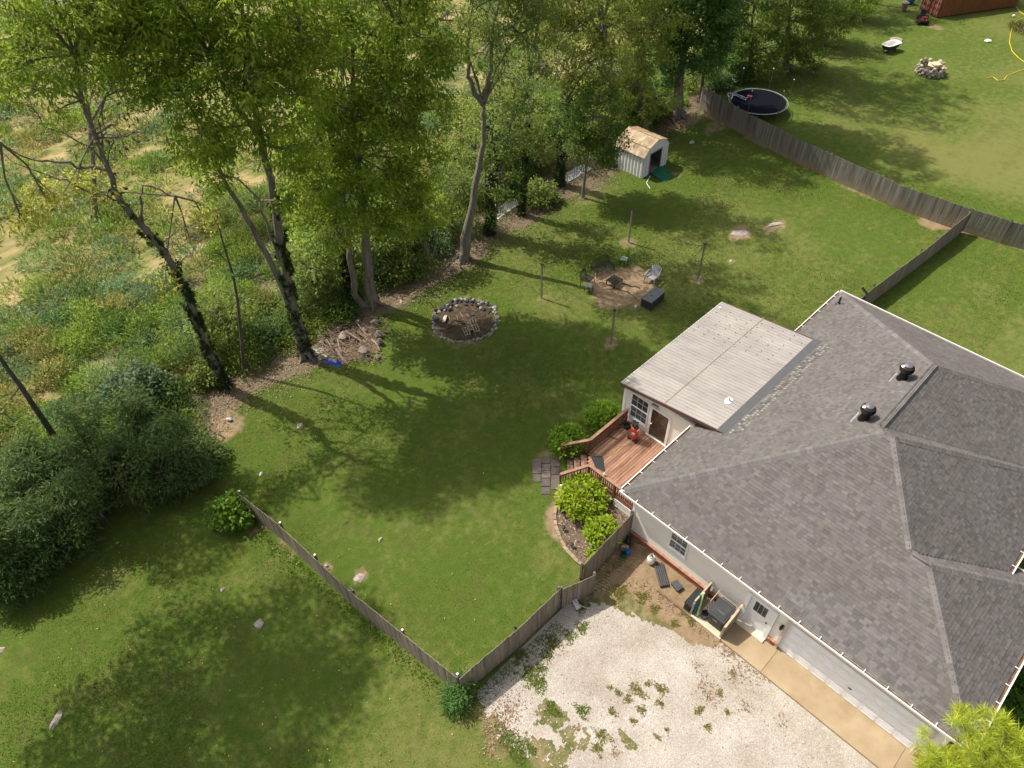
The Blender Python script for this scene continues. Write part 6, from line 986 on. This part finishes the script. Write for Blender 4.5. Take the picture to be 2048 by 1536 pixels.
# ---- pine whose tips reach over the garage corner
pc = P(1985, 1500, 5.5); pn = thing('pine_tree', 'yellow green pine with long needle tufts at the lower right corner', 'pine', (pc.x-.3, pc.y-.9, 0)); b = MB(); B = Vector((pc.x-.3, pc.y-.9, 0)); b.tube([B, B+Vector((0, 0, 3.5)), B+Vector((.1, .1, 6.3))], [.16, .12, .03], 8); L = []
tips = [(1860, 1500, 5.2), (1925, 1448, 6.0), (1940, 1475, 5.6), (1975, 1468, 5.8), (1990, 1440, 5.6), (2015, 1455, 5.4), (1900, 1520, 5.0), (1950, 1515, 5.4), (2000, 1500, 6.2), (2040, 1490, 5.2), (1880, 1530, 4.6), (2030, 1530, 5.8), (1980, 1535, 6.0), (1930, 1535, 5.4), (1845, 1520, 4.4), (1915, 1422, 5.6), (1960, 1425, 5.2), (2045, 1520, 5.0), (1935, 1500, 4.4), (2010, 1480, 4.6), (1990, 1520, 4.8), (1890, 1500, 4.4), (1960, 1490, 6.1), (1970, 1550, 5.2), (1900, 1570, 5.0), (2030, 1570, 5.0), (1850, 1560, 4.4)]
for (px, py, z) in tips:
    c = P(px, py, z); s0 = B+Vector((0, 0, max(1.5, z-1.2))); b.tube([s0, s0.lerp(c, .6)+Vector((0, 0, -.1)), c], [.04, .025, .012], 5)
    for j in range(3):
        o_ = c+Vector((random.uniform(-.4, .4), random.uniform(-.4, .4), random.uniform(-.4, .15))) if j else c; k = 150; ax = np.array((c-s0).normalized())+np.array((0, 0, .6)); d = unit(k)+ax*.45; L.append((np.array(o_)+unit(k)*.03-np.array((c-s0).normalized())*RN.uniform(-.05, .25, (k, 1)), d, unit(k), mixcols([(.25, .26, .022), (.17, .23, .025), (.30, .29, .03), (.09, .15, .025)], k, .2)*random.uniform(.75, 1.2)))
b.build('trunk', m_bark2, pn); pos, dr, nr, cl = cat(L); nn = len(pos); leaf_mesh('needles', pos, dr, nr, RN.uniform(.26, .46, nn), .012, cl*2.5, m_leaf, pn)
# ---- undergrowth: uncountable brush under the tree line, and weeds over the field
def mounds(name, label, cs, cols_list, ls, perm, flat=.7):
    L = []
    for (x, y, r, h, ci) in cs:
        k = int(perm*r*r); 
        if k < 4: continue
        d = unit(k); d[:, 2] = np.abs(d[:, 2]); rr = (.55+.5*RN.random((k, 1))); pos = np.array((x, y, 0))+d*rr*np.array((r, r, h)); pos[:, 2] += RN.normal(0, .08, k); dr = d*.7+unit(k)*.7+np.array((0, 0, .2)); L.append((pos, dr, unit(k)*.8+np.array((0, 0, .8)), mixcols(cols_list[ci], k, .2)*RN.uniform(.75, 1.25)))
    pos, dr, nr, cl = cat(L); nn = len(pos); return leaf_mesh(name, pos, dr, nr, RN.uniform(.7, 1.4, nn)*ls[0], RN.uniform(.7, 1.3, nn)*ls[1], cl*2.5, m_leaf, kind='stuff', label=label)
UC = [[(.06, .10, .035), (.085, .125, .045)], [(.12, .155, .03), (.09, .13, .022)], [(.05, .085, .018), (.07, .105, .02)], [(.17, .155, .05), (.12, .125, .035)], [(.08, .12, .06), (.10, .135, .055)]]
LATP = [P(*q)[:2] for q in ((1000, 445), (1020, 428), (1040, 412), (1142, 366), (1162, 355), (1180, 345))]
cs = []
while len(cs) < 860:
    x = random.uniform(-9, 60); e = float(edge(x)); y = e+random.uniform(.9, 13)*(1 if x < 30 else .8)
    if x < 6: y = e+random.uniform(-.5, 15)
    u = np.array([x]), np.array([y])
    if not in_view(*u)[0]: continue
    if 40.2 < x < 45.5 and 27 < y < 33: continue
    if any(math.hypot(x-l_[0], y-l_[1]) < 2.3 for l_ in LATP): continue
    if float(vnoise(np.array([x*.35]), np.array([y*.35]), 3)[0]) < .14: continue
    r = random.uniform(.5, 1.35); cs.append((x, y, r, r*random.uniform(.6, 1.15), int(vnoise(np.array([x*.28]), np.array([y*.28]), 8)[0]*4.99)))
n0 = len(cs)
while len(cs) < n0+150:
    x = random.uniform(2, 56); y = float(edge(x))+random.uniform(1.6, 8)
    if not in_view(np.array([x]), np.array([y]))[0] or 39.5 < x < 46.5 or any(math.hypot(x-l_[0], y-l_[1]) < 2.6 for l_ in LATP): continue
    r = random.uniform(.7, 1.25); cs.append((x, y, r, random.uniform(1.5, 2.7), random.choice([0, 1, 1, 2, 4])))
mounds('undergrowth', 'tangled green brush under the trees along the yard edge', cs, UC, (.18, .062), 540)
cs = []
while len(cs) < 900:
    x = random.uniform(-10, 90); y = random.uniform(36, 118)
    if y < edge(x)+9 or not in_view(np.array([x]), np.array([y]))[0]: continue
    nzv = float(fbm(np.array([x*.12]), np.array([y*.30]), 13)[0])
    if nzv < .41: continue
    r = random.uniform(.6, 2.0); cs.append((x, y, r, r*.4, random.choice([0, 1, 1, 4, 3, 1])))
mounds('field_weeds', 'patches of green and straw weeds over the dry field', cs, UC, (.34, .08), 130)
# ---- rank grass and weeds along fences and in the gravel
pts_ = []
for (a_, b_, w, k) in [((4.2, 23.2), (5.7, 10.2),   .38, 1500), ((16.8, 9.3), (12.5, 9.0), .2, 200), ((5.9, 9.4), (10.8, 9.1), .35, 700), ((53.4, 31.8), (50.7, 9.2), .3, 1200)]:
    t = RN.random(k); off = -np.abs(RN.normal(0, w, k)); x = a_[0]+(b_[0]-a_[0])*t; y = a_[1]+(b_[1]-a_[1])*t
    pts_.append(np.stack([x+off if k == 1500 else x, y if k == 1500 else y+off, np.zeros(k)], -1))
pos = np.concatenate(pts_); k = len(pos); leaf_mesh('fence_weeds', pos, unit(k)*.9+np.array((0, 0, .9)), unit(k), RN.uniform(.06, .17, k), RN.uniform(.03, .07, k), mixcols([(.06, .12, .015), (.09, .15, .02), (.11, .14, .03)], k)*2.1, m_leaf, kind='stuff', label='rank weeds growing along the board fences')
WP = [(1275, 1382, .30, .5), (1322, 1378, .28, .4), (1165, 1422, .34, .4), (1105, 1420, .30, .45), (1203, 1470, .32, .4), (1195, 1497, .3, .3), (1225, 1425, .2, .25), (1256, 1400, .25, .2), (1283, 1420, .24, .25), (1320, 1406, .2, .22), (1266, 1443, .16, .16), (1398, 1420, .3, .22), (1415, 1455, .2, .2), (1105, 1285, .5, .4), (1140, 1272, .35, .35), (1165, 1255, .4, .35), (1075, 1365, .6, .5), (1060, 1345, .5, .35), (1095, 1310, .4, .3), (1240, 1185, .5, .3), (1285, 1195, .4, .3), (1310, 1218, .3, .22), (1350, 1248, .22, .2), (1165, 1215, .5, .3), (1080, 1335, .3, .3), (1235, 1385, .16, .2), (1220, 1375, .12, .12), (1295, 1368, .16, .14), (1465, 1345, .2, .2), (1440, 1385, .2, .15), (1315, 1475, .12, .2), (1335, 1460, .1, .1), (1455, 1425, .14, .12), (1015, 1475, .5, .6), (1040, 1500, .6, .6), (1385, 1240, .4, .2), (1370, 1225, .3, .2)]
L = []
for (px, py, rx, ry) in WP:
    c = P(px, py); k = int(3200*rx*ry)+30; rr = RN.random((k, 1))**.6; an = RN.random((k, 1))*6.28; wob = 1+.35*np.sin(an*3+px)+.2*np.sin(an*5); L.append((np.concatenate([c.x+np.cos(an)*rr*rx*wob*.72, c.y+np.sin(an)*rr*ry*wob*.8, np.full((k, 1), .005)], 1), unit(k)*np.array((1, 1, .35))+np.array((0, 0, .15)), unit(k)*.35+np.array((0, 0, 1.)), mixcols([(.15, .145, .035), (.18, .165, .045), (.20, .16, .06), (.12, .13, .028)] if px > 1180 else [(.09, .125, .022), (.12, .145, .03)], k)))
pos, dr, nr, cl = cat(L); k = len(pos); leaf_mesh('gravel_weeds', pos, dr, nr, RN.uniform(.05, .10, k), RN.uniform(.03, .055, k), cl*1.5, m_leaf, kind='stuff', label='low weed patches growing through the gravel')
# leaf litter under the trees
k = 16000; x = RN.uniform(2, 58, k); y = edge(x)+RN.normal(-.3, 1.0, k); leaf_mesh('leaf_litter', np.stack([x, y, RN.uniform(.0, .07, k)], -1), unit(k)*np.array((1, 1, .3)), unit(k)*.4+np.array((0, 0, 1)), RN.uniform(.06, .14, k), RN.uniform(.04, .08, k), mixcols([(.17, .11, .07), (.24, .17, .11), (.09, .06, .04), (.30, .23, .16)], k), mat('dry_leaf', (1, 1, 1), var=.1, tint=True), kind='stuff', label='dry brown leaf litter under the tree line')

# brown leaf scraps drifted along the apron and the fence, on the gravel
k = 2600; L = []
for (px, py, w, n) in [(1420, 1250, .5, 300), (1460, 1300, .45, 260), (1500, 1320, .4, 160), (1530, 1350, .35, 120), (1480, 1350, .5, 90), (1410, 1375, .4, 70), (1425, 1395, .3, 60), (1000, 1440, .7, 260), (1020, 1420, .4, 120), (985, 1490, .5, 120), (1110, 1290, .6, 90), (1340, 1200, .6, 160), (1300, 1170, .7, 150), (1225, 1480, .15, 30), (1230, 1505, .14, 30), (1155, 1455, .15, 25), (1490, 1415, .3, 40), (1390, 1330, .2, 20), (1560, 1440, .4, 30), (1240, 1190, 1.0, 100)]:
    q = P(px, py); L.append(np.stack([q.x+RN.normal(0, w*.6, n), q.y+RN.normal(0, w*.6, n), RN.uniform(.02, .04, n)], -1))
pos = np.concatenate(L); n = len(pos); pos = pos[pos[:, 0] < 14.9]; n = len(pos); leaf_mesh('leaf_scraps', pos, unit(n)*np.array((1, 1, .2)), unit(n)*.3+np.array((0, 0, 1)), RN.uniform(.04, .11, n), RN.uniform(.03, .06, n), mixcols([(.28, .17, .09), (.20, .12, .07), (.36, .25, .14), (.12, .08, .05)], n), MATS['dry_leaf'], kind='stuff', label='brown leaf scraps drifted on the gravel')

wh = P(165, 22); hb = thing('white_building', 'white building glimpsed through the leaves at the top left', 'building', (wh.x, wh.y, 0)); an_ = math.radians(-45)
MB().box((wh.x, wh.y, 1.3), (6, 4, 2.6), an_).build('wall', m_white, hb); q = MB(); ca, sa = math.cos(an_), math.sin(an_); f = lambda u, v, z: (wh.x+u*ca-v*sa, wh.y+u*sa+v*ca, z)
q.add([f(-3.2, -2.3, 2.55), f(3.2, -2.3, 2.55), f(3.2, 0, 3.7), f(-3.2, 0, 3.7), f(-3.2, 2.3, 2.55), f(3.2, 2.3, 2.55)], [(0, 1, 2, 3), (3, 2, 5, 4)]).build('roof', mat('pale_roof', (.62, .60, .57)), hb)
